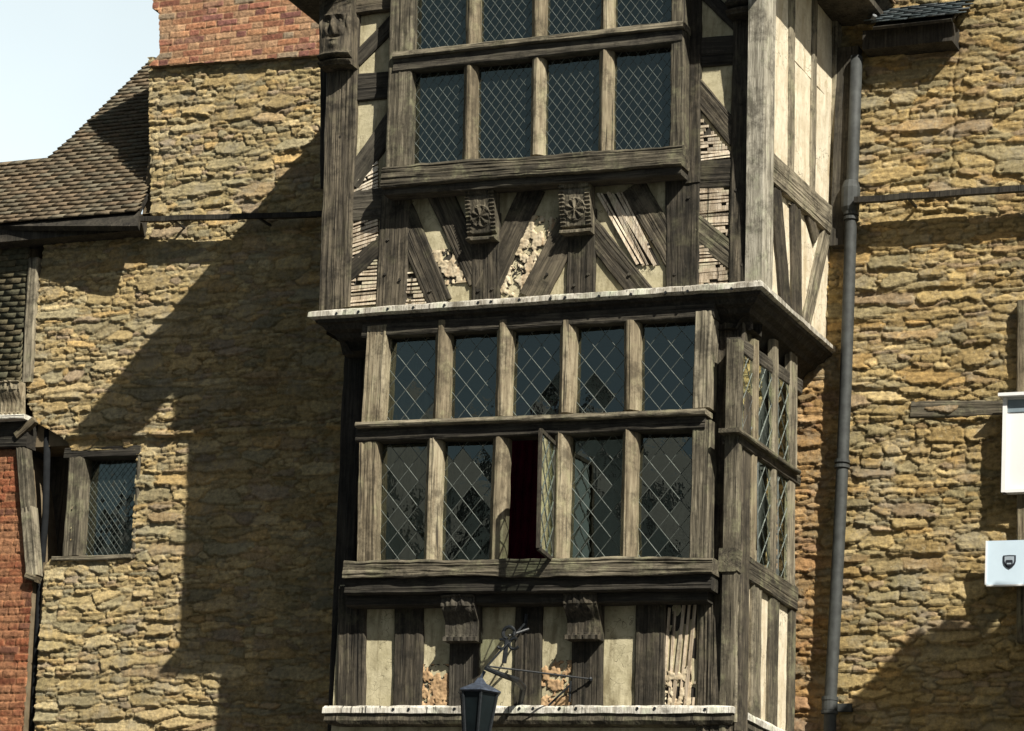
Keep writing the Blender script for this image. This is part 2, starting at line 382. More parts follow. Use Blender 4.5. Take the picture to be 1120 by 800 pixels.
def pane(c4, dw, dh, parent, name='leaded_pane', tilt=.007, seed=0, lw=.0042, miss=()):
    """diamond-leaded light: every quarry its own slightly tilted piece of glass, lead cames between"""
    tl, tr, br, bl = [np.array(c, float) for c in c4]; rnd = random.Random(seed+len(WM))
    W = (np.linalg.norm(tr-tl)+np.linalg.norm(br-bl))/2; H = (np.linalg.norm(bl-tl)+np.linalg.norm(br-tr))/2
    nn = np.cross(bl-tl, tr-tl); nn /= np.linalg.norm(nn); c = (tl+tr+bl+br)/4
    def mp(u, v, d=0):
        a, b = u/W, v/H; return (tl*(1-a)+tr*a)*(1-b)+(bl*(1-a)+br*a)*b+nn*d-c
    mb = MB(); ox, oy = rnd.uniform(0, dw), rnd.uniform(0, dh)
    for i in range(-2, int(W/dw)+3):
        for j in range(-2, int(2*H/dh)+3):
            cx = (i+(j % 2)*.5)*dw+ox-dw; cy = j*dh/2+oy-dh
            q = clip([(cx-dw/2, cy), (cx, cy-dh/2), (cx+dw/2, cy), (cx, cy+dh/2)], (0, 0), (W, H))
            if len(q) < 3: continue
            a, b = rnd.gauss(0, tilt), rnd.gauss(0, tilt)
            mb.add([mp(u, v, (u-cx)*a+(v-cy)*b) for u, v in q], [tuple(range(len(q)))[::-1]], 0)
    def strip(a, b, w):
        a = np.array(a); b = np.array(b); L = np.linalg.norm(b-a)
        if L < .01: return
        t = (b-a)/L; s = np.array([-t[1], t[0]])*w; ns = max(1, int(L/.12))
        for z in range(ns):
            p = a+(b-a)*z/ns; q = a+(b-a)*(z+1)/ns; d1 = .004+rnd.gauss(0, .0006)
            V = [mp(*(p-s), -.003), mp(*(p), d1), mp(*(p+s), -.003), mp(*(q-s), -.003), mp(*(q), d1), mp(*(q+s), -.003)]
            mb.add(V, [(0, 1, 4, 3), (1, 2, 5, 4), (0, 3, 5, 2)], 1)
    K = dh/dw
    for sgn in (1, -1):
        # lines v = sgn*K*u + b through quarry corners
        b0 = (oy-dh) - sgn*K*(ox-dw) + dh/2
        lo_b = min(0, -sgn*K*W)-dh; hi_b = H+max(0, -sgn*K*W)+dh
        n0 = math.floor((lo_b-b0)/dh); n1 = math.ceil((hi_b-b0)/dh)
        for q in range(n0, n1+1):
            b = b0+q*dh; pts = []
            for u in (0, W):
                v = sgn*K*u+b
                if 0 <= v <= H: pts.append((u, v))
            for v in (0, H):
                u = (v-b)/(sgn*K)
                if 0 < u < W: pts.append((u, v))
            if len(pts) >= 2: strip(pts[0], pts[1], lw)
    for a, b in (((0, 0), (W, 0)), ((W, 0), (W, H)), ((W, H), (0, H)), ((0, H), (0, 0))): strip(a, b, .008)
    return mk(name, mb.v, mb.f, [GLASS, LEAD], parent, False, Matrix.Translation(Vector([float(a) for a in c])), mi=mb.m)
def carved(name, x0, x1, ytop, ybot, Y, top, parent, mat, kind='console', k=1):
    """carved block: relief is modelled as a fine surface, closed back to the wall"""
    a = P((x0+x1)/2, ytop, Y); b = P((x0+x1)/2, ybot, Y); w = np.linalg.norm(P(x1, ytop, Y)-P(x0, ytop, Y)); h = a[2]-b[2]
    nu, nv = 46, 70; u = np.linspace(-1, 1, nu); v = np.linspace(0, 1, nv); U, Vv = np.meshgrid(u, v)
    if kind == 'console':
        base = top*(1-.55*sst(.1, .95, Vv))+.02
        rel = np.zeros_like(U)
        rel += .014*np.maximum(0, np.sin(Vv*h/.030*2*math.pi))*sst(.62, .72, np.abs(U))      # leaf edging down both sides
        rr = np.hypot(U*w/2, (Vv-.60)*h); th = np.arctan2((Vv-.60)*h, U*w/2)
        rel += .020*(rr < w*.30)*(.5+.5*np.cos(th*7))*sst(0, .02, rr)+.018*np.exp(-(rr/.018)**2)
        rel += .012*np.exp(-((rr-w*.33)/.008)**2)
        rel += .012*np.abs(np.sin((U*3+Vv*0)*math.pi))*sst(.25, .12, Vv)
        rel += -.02*np.exp(-((Vv-.24)/.018)**2)+.018*sst(.06, .02, Vv)+.03*sst(.93, .96, Vv)-.03*np.exp(-((Vv-.90)/.02)**2)
    elif kind == 'scroll':
        base = .03+top*(1-.72*sst(.22, .62, Vv))*(1-.10*U**2); rel = .012*np.abs(np.sin(U*2.5*math.pi))*sst(.05, .2, Vv)
        rel += .016*np.exp(-((np.abs(U)-(.2+.8*Vv))/.10)**2)*sst(.6, .3, Vv); rel += .045*sst(.88, .91, Vv)+.02*sst(.06, .03, Vv); rel = rel*np.where((Vv > .26) & (Vv < .85), .3, 1)
    else:   # grotesque head on a post
        base = .05+top*np.sqrt(np.clip(1-(U*.75)**2, 0, 1)); rel = np.zeros_like(U)
        g = lambda cu, cv, su, sv, am: am*np.exp(-((U-cu)/su)**2-((Vv-cv)/sv)**2)
        for s in (-1, 1): rel = rel+g(s*.36, .40, .16, .035, -.035)+g(s*.36, .40, .08, .02, .028)+g(s*.36, .33, .25, .02, .025)+g(s*.45, .53, .2, .06, .022)+g(s*.85, .45, .1, .08, .03)
        rel = rel+g(0, .47, .13, .09, .05)+g(0, .62, .34, .018, -.03)+g(0, .66, .26, .02, .02)+g(0, .73, .3, .05, .022)
        rel = rel+.016*np.sin(Vv*80+U*9)*sst(.26, .12, Vv)+.05*np.exp(-((Vv-.87)/.03)**2)+.04*np.exp(-((Vv-.96)/.02)**2)-.03*np.exp(-((Vv-.915)/.012)**2)
    rel += .004*fbm(U*6+k, Vv*9, k)
    H = base+rel*.9; zz = a[2]-Vv*h; xx = a[0]+(b[0]-a[0])*Vv+U*w/2
    V = list(np.stack([xx, Y-H, zz], -1).reshape(-1, 3)); W = nu
    Fc = [(j*W+i, (j+1)*W+i, (j+1)*W+i+1, j*W+i+1) for j in range(nv-1) for i in range(nu-1)]
    ring = [i for i in range(nu)]+[j*W+nu-1 for j in range(1, nv)]+[(nv-1)*W+i for i in range(nu-2, -1, -1)]+[j*W for j in range(nv-2, 0, -1)]
    k0 = len(V); V += [(V[i][0], Y+.01, V[i][2]) for i in ring]; n = len(ring)
    Fc += [(ring[i], ring[(i+1) % n], k0+(i+1) % n, k0+i) for i in range(n)]
    c = (a+b)/2
    return mk(name, [np.array(v)-c for v in V], Fc, mat, parent, False, Matrix.Translation(Vector([float(q) for q in c])))
def pegs(pts, Y, parent, name='peg_hole', r=.011, mat=None):
    for x, y in pts:
        mb = MB(); p = P(x, y, Y); mb.tube([p+np.array([0, .01, 0]), p+np.array([0, -.004, 0])], r, 7)
        mb.build(name, [mat or IRON], parent)
# ================================================================= THE TIMBER BAY
BAY = empty('timber_bay', (.27, 0, Z0-2.9))
tag(BAY, 'two storey timber framed oriel bay with leaded windows, jettied out from the stone house', 'bay window')
def Pz(z): return Z0+z
# --- upper storey front: plaster grounds
YP = YU+.028
shp('plaster_panel', [(368, -40), (436, -50), (432, 345), (355, 350)], YP, PLA, BAY)
shp('plaster_panel', [(436, 200), (750, 180), (750, 325), (432, 345)], YP, PLA, BAY)
shp('plaster_panel', [(752, -80), (815, -85), (812, 318), (740, 322)], YP, PLA, BAY)
sheet('plaster_panel', [PX(836, -60, XR_U-.03), PX(925, 10, XR_U-.03), PX(925, 410, XR_U-.03), PX(832, 320, XR_U-.03)], PLS, BAY)
# posts and studs
pb('corner_post', 378, -60, 365, 338, 34, YU-.01, .22, OAK, BAY, rough=.006)
pb('corner_post', 820.5, -60, 814.5, 313, 36, YU-.01, .215, OAK, BAY, rough=.006)
pb('backing_board', 362, 12, 356, 205, 24, YU+.12, .03, OAKD, BAY, w1=12)
pb('stud', 433, 205, 427, 336, 33, YU, .12, OAK, BAY)
pb('stud', 757, -60, 755, 200, 19, YU-.012, .12, OAK, BAY)
pb('stud', 746, 190, 746, 314, 37, YU, .12, OAK, BAY)
pb('stud', 531, 235, 531, 328, 31, YU, .12, OAK, BAY)
pb('stud', 636, 230, 634, 324, 31, YU, .12, OAK, BAY)
# braces between the studs
pb('brace', 438, 230, 481, 333, 30, YU+.004, .06, OAK, BAY)
pb('brace', 478, 205, 524, 306, 31, YU+.004, .06, OAK, BAY)
pb('brace', 582, 205, 531, 318, 29, YU+.004, .06, OAK, BAY)
pb('brace', 633, 225, 581, 326, 33, YU+.004, .06, OAK, BAY)
pb('brace', 622, 222, 703, 322, 33, YU+.004, .06, OAK, BAY)
pb('brace', 692, 203, 746, 296, 32, YU+.004, .06, OAK, BAY)
rough([(466, 276), (490, 272), (517, 300), (517, 308), (486, 312)], YP-.006, BAY, k=5)
rough([(582, 236), (616, 238), (572, 324), (546, 324), (548, 306)], YP-.008, BAY, k=9, deep=.03)
lath([(446, 296), (452, 298), (468, 333), (444, 334)], YP-.004, BAY)
lath([(653, 212), (682, 212), (722, 290), (697, 290)], YP-.004, BAY, ang=math.radians(-59), pitch=.026)
# left strip of the upper storey
def W(x, y, Y=YU): return P(x, y, Y)
pb('rail', 384, 96, 430, 92, 30, YU+.004, .07, OAKD, BAY)
pb('rail', 380, 226, 424, 222, 34, YU+.004, .07, OAKD, BAY)
pb('brace', 382, 200, 432, 128, 26, YU+.003, .06, OAKD, BAY)
pb('brace', 388, 66, 436, 16, 20, YU+.003, .06, OAKD, BAY)
pb('brace', 376, 303, 420, 264, 26, YU+.004, .06, OAK, BAY)
lath([(388, 200), (414, 176), (414, 212), (387, 214)], YP-.004, BAY, ang=.35)
lath([(385, 244), (414, 240), (414, 262), (384, 290)], YP-.004, BAY, ang=.25)
lath([(383, 306), (414, 280), (412, 334), (381, 336)], YP-.004, BAY)
carved('carved_head', 357, 391, -2, 78, YU, .10, BAY, OAK, 'head', 4)
# right strip of the upper storey
pb('rail', 764, 57, 804, 54, 33, YU+.004, .07, OAKD, BAY)
pb('rail', 762, 191, 802, 189, 32, YU+.004, .07, OAK, BAY)
pb('brace', 755, 90, 806, 152, 30, YU+.003, .06, OAK, BAY)
pb('brace', 757, 246, 804, 284, 34, YU+.003, .06, OAKL, BAY)
pb('brace', 760, -18, 806, 28, 20, YU+.003, .06, OAKD, BAY)
lath([(766, 128), (799, 166), (799, 174), (766, 176)], YP-.004, BAY, pitch=.026)
lath([(765, 206), (798, 206), (797, 262), (765, 236)], YP-.004, BAY, pitch=.026)
lath([(765, 266), (780, 276), (797, 300), (797, 312), (765, 314)], YP-.004, BAY, pitch=.026)
carved('carved_head', 801, 838, -70, 22, YU, .10, BAY, OAKD, 'head', 8)
# carved consoles under the upper sill
carved('carved_bracket', 515, 546, 203, 266, YU, .09, BAY, OAKL, 'console', 2)
carved('carved_bracket', 617, 650, 196, 258, YU, .09, BAY, OAKL, 'console', 6)
# side wall, upper storey
XS = XR_U
pb('stud', 868, -40, 866, 225, 6, XS-.012, .10, OAKL, BAY, True)
pb('stud', 893, -30, 889, 250, 4.5, XS-.012, .10, OAKL, BAY, True)
pb('stud', 919, -10, 915, 395, 7, XS+.01, .12, OAKL, BAY, True)
pb('stud', 844.5, -60, 840, 322, 11, XS+.022, .14, OAKS, BAY, True)
pb('rail', 838, 176, 913, 244, 34, XS+.012, .10, OAKL, BAY, True)
pb('brace', 850, 205, 862, 345, 10, XS, .08, OAK, BAY, True)
pb('stud', 872, 215, 873, 352, 10, XS, .08, OAK, BAY, True)
pb('brace', 906, 252, 882, 362, 10, XS, .08, OAKL, BAY, True)
pb('brace', 886, 232, 894, 262, 7, XS, .08, OAK, BAY, True)
# far (left) wall of the upper storey, closed panelling
sheet('plaster_panel', [(XL_U, WALL, Pz(3.3)), (XL_U, YU+.1, Pz(3.3)), (XL_U, YU+.1, Pz(.45)), (XL_U, WALL, Pz(.45))], PLA, BAY)
pegs([(421, 300), (437, 306), (424, 262), (523, 318), (538, 316), (628, 312), (643, 300), (738, 300), (753, 216), (755, 120), (751, 92), (806, 70), (808, 128), (805, 208), (812, 290), (366, 250), (372, 150), (470, 318), (688, 300), (712, 262), (598, 300)], YU-.008, BAY, name='oak_peg', r=.012, mat=OAKD)
# --- upper window
UW = empty('leaded_window', P(590, 110, YU-.1), BAY); tag(UW, 'upper leaded window of smaller diamond panes over a heavy sill')
YW = YU-.135
pb('jamb', 440, -40, 434.5, 182, 26, YW, .13, OAKL, UW)
pb('jamb', 742, -60, 739.5, 164, 15, YW, .13, OAKL, UW)
for xa, xb, ya, yb in ((516, 511.5, 66, 172), (588.5, 585.5, 57, 165), (663.5, 660, 49, 161)):
    pb('mullion', xa-1, -45, xa-2, ya-6, 15, YW, .12, OAKP, UW, cham=.04)
    pb('mullion', xb+1, ya+2, xb-1, yb+4, 15, YW, .12, OAKP, UW, cham=.04)
pb('transom', 429, 60, 747, 26, 7, YW-.045, .17, OAKL, UW)
pb('transom', 430, 71, 746, 37, 16, YW-.010, .13, OAKD, UW)
pb('window_sill', 417, 193, 746, 169, 22, YW-.06, .17, OAKL, UW, rough=.008, wander=.007)
pb('window_sill', 420, 207, 745, 184, 13, YW-.02, .14, OAKD, UW)
pb('head_rail', 429, -60, 745, -92, 22, YW-.01, .13, OAKD, UW)
YG = YW+.085
tops = [446, 516, 588, 662, 741]; bots = [446, 511, 585, 660, 741]
def lin(x, x0, y0, x1, y1): return y0+(y1-y0)*(x-x0)/(x1-x0)
for i in range(4):
    a, b = tops[i], tops[i+1]
    pane([P(a, -50, YG), P(b, -55, YG), P(b, lin(b, 430, 60, 746, 26), YG), P(a, lin(a, 430, 60, 746, 26), YG)], .078, .104, UW, seed=i, lw=.003)
    a, b = bots[i], bots[i+1]
    pane([P(a, lin(a, 430, 77, 746, 43), YG), P(b, lin(b, 430, 77, 746, 43), YG), P(b, lin(b, 417, 188, 746, 164), YG), P(a, lin(a, 417, 188, 746, 164), YG)], .078, .104, UW, seed=10+i, lw=.003)
for x in (550, 481, 625, 700):
    mb = MB(); mb.tube([P(x-1, -30, YG+.03), P(x-2.5, 172, YG+.03)], .006, 6); mb.build('saddle_bar', [IRON], UW)
# --- jetty moulding between the storeys, white flaking board over a dark cove
zj = P(600, 326, YU-.14)[2]
mould('jetty_board', [(.0, zj+.045), (.105, zj+.035), (.125, zj+.02), (.128, zj-.018), (.10, zj-.03), (0, zj-.03)], XL_U+.15, YU, XR_U-.07, WALL-.02, WHITE, BAY, 3, .007)
mould('jetty_cove', [(0, zj-.034), (.085, zj-.034), (.075, zj-.055), (.045, zj-.065), (.02, zj-.10), (-.03, zj-.12), (-.05, zj-.15), (-.10, zj-.17), (-.13, zj-.20), (-.16, zj-.25), (-.34, zj-.25), (-.34, zj-.034)], XL_U+.15, YU, XR_U-.05, WALL-.02, OAKD, BAY, 5, .005)
pegs([(368, 343), (392, 341), (424, 338), (452, 336.5), (486, 334), (523, 331), (537, 330), (568, 328), (602, 326.5), (618, 325.5), (655, 324), (690, 322), (728, 320), (752, 318.5), (800, 316)], YU-.13, BAY)
# --- lower storey front
zt = zj-.28
pb('corner_post', 791, 345, 785, 800, 48, YL-.01, .16, OAK, BAY, rough=.009)
pb('corner_post', 387, 380, 368, 800, 22, YL+.14, .16, OAKD, BAY)
pb('moulded_shaft', 781, 372, 775, 640, 9, YL-.022, .06, OAK, BAY)
pb('moulded_shaft', 797, 372, 790, 800, 8, YL-.020, .06, OAKL, BAY)
pb('moulded_shaft', 809, 372, 803.5, 790, 5, YL-.018, .06, OAKL, BAY)
pb("head_beam", 396, 362, 781, 339, 15, -.336, .16, OAKD, BAY)
LW = empty('leaded_window', P(580, 480, YL), BAY); tag(LW, 'lower leaded window of ten lights with one casement open')
YF = -.34
pb('jamb', 412, 356, 406, 462, 22, YF, .15, OAKP, LW)
pb('jamb', 402, 478, 399, 616, 20, YF, .15, OAKP, LW)
pb('jamb', 769, 340, 766, 446, 19, YF, .15, OAKL, LW)
pb('jamb', 767, 460, 763, 612, 20, YF, .15, OAKL, LW)
for xt, xb, yb in ((484, 480, 458), (551, 548, 455), (620, 618, 451), (690, 689.5, 448)):
    pb('mullion', xt-2, 350, xb-2, yb, 17, YF-.01, .12, OAKP, LW, cham=.05)
for xt, xb in ((474.5, 470), (547, 541.5), (614.5, 611), (688, 685)):
    pb('mullion', xt-2, 468, xb-2, 614, 17, YF-.01, .12, OAKP, LW, cham=.05)
pb('transom', 388, 464.5, 771, 449.5, 6, YF-.07, .16, OAKL, LW, wander=.003)
pb('transom', 389, 475, 771, 460, 17, YF-.015, .15, OAKD, LW)
pb('window_sill', 375, 623, 779, 618, 19, YF-.05, .24, OAKL, LW, rough=.009, wander=.009)
pb('window_sill', 377, 641, 778, 636, 18, YF-.01, .20, OAKD, LW)
pb('window_sill', 379, 656, 774, 651, 14, YF+.06, .12, OAKD, LW)
YG = YF+.10
ut = [418, 483, 550, 620, 690, 762]; lt = [408, 472, 544, 613, 686, 759]
def ty(x, o=0): return lin(x, 388, 466, 771, 451)+o
for i in range(5):
    a, b = ut[i], ut[i+1]
    pane([P(a, lin(a, 386, 362, 812, 338), YG), P(b, lin(b, 386, 362, 812, 338), YG), P(b-2, ty(b), YG), P(a-2, ty(a), YG)], .165, .195, LW, seed=30+i, lw=.0042)
    if i == 2: continue
    a, b = lt[i], lt[i+1]
    pane([P(a, ty(a, 14), YG), P(b, ty(b, 14), YG), P(b-3, 622, YG), P(a-3, 622, YG)], .165, .195, LW, seed=50+i, lw=.0042)
# open casement, hinged on the fourth mullion and swung outwards
h0 = P(607, 486, YF+.02); h1 = P(604.5, 613, YF+.02); dv = np.array([.06, -.40, 0])
cs = empty('casement', h0, LW); 
mb = MB()
tl, tr, br, bl = h0+dv, h0, h1, h1+dv
sdn = np.array([dv[1], -dv[0], 0]); sdn /= np.linalg.norm(sdn); 
def bar(a, b, w):
    a = np.array(a); b = np.array(b); mb.obox((a+b)/2, (b-a)/2, sdn*.012, np.cross(sdn, (b-a)/np.linalg.norm(b-a))*w)
bar(tl, bl, .014); bar(tr, br, .014); bar(tl, tr, .014); bar(bl, br, .014)
fr = mb.build('casement', [OAK], LW)
# leaded glass of the casement (same mesh family, glass to both sides)
pane([tr, tl, bl, br], .165, .195, LW, seed=77, lw=.006, name='casement_pane')
bpy.data.objects.remove(cs)
# --- lower apron: studs, plaster and broken panels
YA = YL+.03
shp('plaster_panel', [(372, 640), (812, 630), (806, 800), (362, 804)], YA, PLA, BAY)
for x, w in ((384, 31), (446, 31), (508, 33), (577, 30), (642, 34), (711, 33)):
    pb('stud', x+1, 640, x-1.5, 782, w, YL, .10, OAK if x != 508 else OAKD, BAY)
rough([(460, 727), (494, 727), (492, 776), (458, 776)], YA-.004, BAY, k=15, mat=RUBB, deep=.02)
rough([(590, 722), (627, 722), (627, 776), (588, 776)], YA-.004, BAY, k=21, mat=RUBB, deep=.03)
lath([(727, 655), (763, 655), (760, 776), (724, 776)], YA-.004, BAY, ang=math.radians(88), pitch=.05, miss=.3)
rough([(728, 735), (757, 728), (756, 776), (726, 776)], YA-.012, BAY, k=33, deep=.04)
carved('carved_bracket', 491, 527, 655, 704, YL, .11, BAY, OAKD, 'scroll', 12)
carved('carved_bracket', 624, 660, 652, 702, YL, .11, BAY, OAK, 'scroll', 14)
# --- bottom moulding
zb = P(560, 775, YL-.06)[2]
mould('bottom_board', [(0, zb+.028), (.05, zb+.022), (.062, zb+.005), (.062, zb-.035), (0, zb-.035)], XL_L+.085, YL, XR_L-.035, WALL-.02, WHITE, BAY, 7, .008)
mould('bottom_beam', [(-.1, zb-.038), (.045, zb-.038), (.05, zb-.085), (.035, zb-.11), (-.06, zb-.13), (-.10, zb-.20), (-.2, zb-.30), (-.35, zb-.30)], XL_L+.085, YL, XR_L-.035, WALL-.02, OAKL, BAY, 9, .006)
pegs([(430, 776), (447, 776), (497, 775.5), (568, 775), (583, 775), (612, 775), (630, 775), (697, 775), (716, 775), (771, 776)], YL-.064, BAY)
# --- lower storey side wall
XS = XR_L
sheet('plaster_panel', [PX(808, 585, XS-.03), PX(870, 640, XS-.03), PX(866, 810, XS-.03), PX(802, 800, XS-.03)], PLS, BAY)
SW = empty('leaded_window', PX(845, 500, XS), BAY); tag(SW, 'narrow side window of the bay beside the stone wall')
for x0, x1, w, mt in ((811, 809, 4, OAKL), (828, 826, 4.8, OAKP), (849.5, 848, 5.2, OAKL), (869, 867, 7, OAKL)):
    pb('mullion' if x0 in (828, 849.5) else 'jamb', x0, 372, x0-.5, lin(x0, 812, 474, 873, 516), w, XS, .05, mt, SW, True)
    pb('mullion' if x0 in (828, 849.5) else 'jamb', x1, lin(x0, 812, 484, 873, 526), x1-1, lin(x0, 812, 612, 866, 652), w, XS, .05, mt, SW, True)
pb('transom', 809, 470, 876, 517, 5, XS+.05, .16, OAKL, SW, True)
pb('transom', 809, 479, 876, 526, 13, XS+.01, .13, OAK, SW, True)
pb('head_rail', 809, 376, 878, 423, 16, XS-.01, .10, OAKD, SW, True)
pb('window_sill', 806, 612, 873, 656, 27, XS+.014, .14, OAKL, SW, True)
for i, (a, b) in enumerate(((812, 826), (829, 849), (851, 868))):
    XG = XS-.020
    pane([PX(a, lin(a, 812, 385, 873, 425), XG), PX(b, lin(b, 812, 385, 873, 425), XG), PX(b, lin(b, 812, 478, 873, 518), XG), PX(a, lin(a, 812, 478, 873, 518), XG)], .165, .195, SW, seed=80+i, lw=.004)
    pane([PX(a, lin(a, 812, 484, 873, 524), XG), PX(b, lin(b, 812, 484, 873, 524), XG), PX(b, lin(b, 812, 610, 866, 650), XG), PX(a, lin(a, 812, 610, 866, 650), XG)], .165, .195, SW, seed=90+i, lw=.004)
for x0, x1, w in ((829, 826.5, 10), (849, 846, 9.5), (869, 866, 6)):
    pb('stud', x0, 640, x1, 810, w, XS, .08, OAKL, BAY, True)
pb('corner_post', 812, 372, 804, 800, 5, XS+.004, .10, OAKL, BAY, True)
sheet('plaster_panel', [(XL_L, WALL, Pz(.35)), (XL_L, YL+.16, Pz(.35)), (XL_L, YL+.16, Pz(-2.7)), (XL_L, WALL, Pz(-2.7))], PLA, BAY)
# interior lining: floors, ceiling and back so the rooms read as rooms
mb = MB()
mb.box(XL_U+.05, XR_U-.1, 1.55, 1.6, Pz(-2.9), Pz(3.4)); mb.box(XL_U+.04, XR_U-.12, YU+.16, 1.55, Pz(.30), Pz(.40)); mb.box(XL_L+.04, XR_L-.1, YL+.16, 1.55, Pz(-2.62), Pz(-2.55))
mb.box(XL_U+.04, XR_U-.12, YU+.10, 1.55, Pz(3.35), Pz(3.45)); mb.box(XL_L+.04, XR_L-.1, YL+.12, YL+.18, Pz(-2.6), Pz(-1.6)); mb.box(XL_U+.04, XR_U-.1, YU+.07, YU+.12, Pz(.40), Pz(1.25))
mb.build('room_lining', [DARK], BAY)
mb = MB(); a = P(556, 480, .45); b = P(600, 610, .45)
for i in range(16):
    x = a[0]-.1+i*.035; mb.tube([(x, .5+.02*(i % 2), b[2]-.3), (x, .5+.02*(i % 2), a[2]+.3)], .026, 7)
mb.build('curtain', [CURT], BAY)
# roof of the bay: steep gable to the street with deep eaves
ex0, ex1, ez, ridx, ridz, yf = -2.03, 2.47, Pz(3.10), .22, Pz(5.50), -.92
mb = MB()
for x0, sgn in ((ex0, 1), (ex1, -1)):
    d = np.array([ridx-x0, 0, ridz-ez]); L = np.linalg.norm(d); d /= L; nn = np.array([-d[2]*sgn, 0, d[0]*sgn])
    c = np.array([x0, (yf+3.2)/2, ez+.07])+d*L/2+nn*.0
    mb.obox(c, d*L/2, (0, (3.2-yf)/2, 0), nn*.06)
mb.box(ex0, XL_U+.1, yf, WALL+.02, ez-.03, ez+.02); mb.box(XR_U-.1, ex1, yf, WALL+.02, ez-.03, ez+.02)
mb.build('roof', [OAKD], BAY)
def tiles(name, org, ud, sd, poly_or_WL, parent, palette, tw=.165, ex=.10, k=1, poly=None, thick=.013):
    org = np.array(org, float); ud = np.array(ud, float); sd = np.array(sd, float); nn = np.cross(ud, sd); nn /= np.linalg.norm(nn)
    if nn[2] < 0 or (abs(nn[2]) < 1e-3 and nn[1] > 0): nn = -nn
    Wd, Ld = poly_or_WL; V = []; Fc = []; A = []; rnd = random.Random(k); r = 0; s = 0
    while s < Ld:
        u = -(r % 2)*tw/2
        sag = .008*math.sin(r*.7)
        while u < Wd:
            w = tw*rnd.uniform(.97, .995); cs_ = s+ex/2; uu0 = u
            if poly is not None:
                xs = sorted(poly[q][0]+(poly[(q+1) % len(poly)][0]-poly[q][0])*(cs_-poly[q][1])/(poly[(q+1) % len(poly)][1]-poly[q][1]) for q in range(len(poly)) if (poly[q][1] > cs_) != (poly[(q+1) % len(poly)][1] > cs_))
                if xs: uu1 = min(u+w, xs[-1]); uu0 = max(u, xs[0]); w = uu1-uu0
                else: w = 0
            if w > .02:
                u_, u = u, uu0
                dz = rnd.uniform(0, .008)+.010; dsl = rnd.uniform(-.006, .006); sk = rnd.uniform(-.004, .004); wave = .012*float(fbm(np.array(u*1.1), np.array(s*1.1), k))
                p = [org+ud*a+sd*b+nn*h for a, b, h in ((u, s+dsl+sk+wave, dz+thick), (u+w, s+dsl-sk+wave, dz+thick+rnd.uniform(-.003, .003)), (u+w, s+ex*1.5, .006), (u, s+ex*1.5, .006),
                     (u, s+dsl+sk+wave, dz), (u+w, s+dsl-sk+wave, dz), (u+w, s+ex*1.5, -.004), (u, s+ex*1.5, -.004))]
                b0 = len(V); V += p; Fc += [(b0, b0+1, b0+2, b0+3), (b0+4, b0+7, b0+6, b0+5), (b0, b0+4, b0+5, b0+1), (b0+1, b0+5, b0+6, b0+2), (b0+3, b0+2, b0+6, b0+7), (b0, b0+3, b0+7, b0+4)]
                c = np.array(palette[rnd.randrange(len(palette))])*rnd.uniform(.85, 1.15); A += [(*c, 1)]*8
                u = u_
            u += tw
        s += ex; r += 1
    return mk(name, V, np.array(Fc), TILE, parent, attr=A)
PALT = [(.20, .145, .095), (.17, .13, .09), (.24, .17, .11), (.15, .13, .10), (.20, .17, .12)]
for x0, sgn in ((ex0, 1), (ex1, -1)):
    d = np.array([ridx-x0, 0, ridz-ez]); L = np.linalg.norm(d); d /= L; nn = np.array([-d[2]*sgn, 0, d[0]*sgn])
    tiles('roof_tiles', np.array([x0, yf, ez+.07])+nn*.065, (0, 1, 0), d, (4.1, L), BAY, PALT, k=5+sgn)
V = [(XL_U, YU, Pz(2.95)), (XR_U, YU, Pz(2.95)), (XR_U, YU, Pz(3.45)), (ridx, YU, Pz(5.35)), (XL_U, YU, Pz(3.45))]
V += [(x, YU+.06, z) for x, y, z in V]
mk('gable_panel', V, [(0, 1, 2, 3, 4), (9, 8, 7, 6, 5)]+[(i, i+5, (i+1) % 5+5, (i+1) % 5) for i in range(5)], PLA, BAY)
for sgn, xx in ((1, ex0), (-1, ex1)):
    beam('bargeboard', (xx, yf-.02, ez+.06), (ridx, yf-.02, ridz+.02), .2, .2, .04, OAKD, BAY)
beam('tie_beam', (XL_U, YU-.03, Pz(3.02)), (XR_U, YU-.03, Pz(3.02)), .2, .2, .15, OAK, BAY)
beam('king_post', (ridx, YU-.03, Pz(3.1)), (ridx, YU-.03, Pz(5.3)), .2, .2, .1, OAK, BAY)
sheet('plaster_panel', [(XR_U-.03, YU, Pz(3.4)), (XR_U-.03, WALL, Pz(3.4)), (XR_U-.03, WALL, Pz(2.4)), (XR_U-.03, YU, Pz(2.4))], PLS, BAY)
# shopfront storey below the picture
mb = MB(); mb.box(XL_L+.25, XR_L-.2, .45, 1.3, .3, Pz(-2.85)); mb.build('ground_storey', [PLA], BAY)
for i in range(6): beam('stud', (XL_L+.35+i*.55, .42, .3), (XL_L+.35+i*.55, .42, Pz(-2.9)), .18, .18, .1, OAK, BAY)
mb = MB(); mb.box(XL_L+.2, XR_L-.15, .38, 1.3, 0, .3); mb.build('plinth', [BACK], BAY)
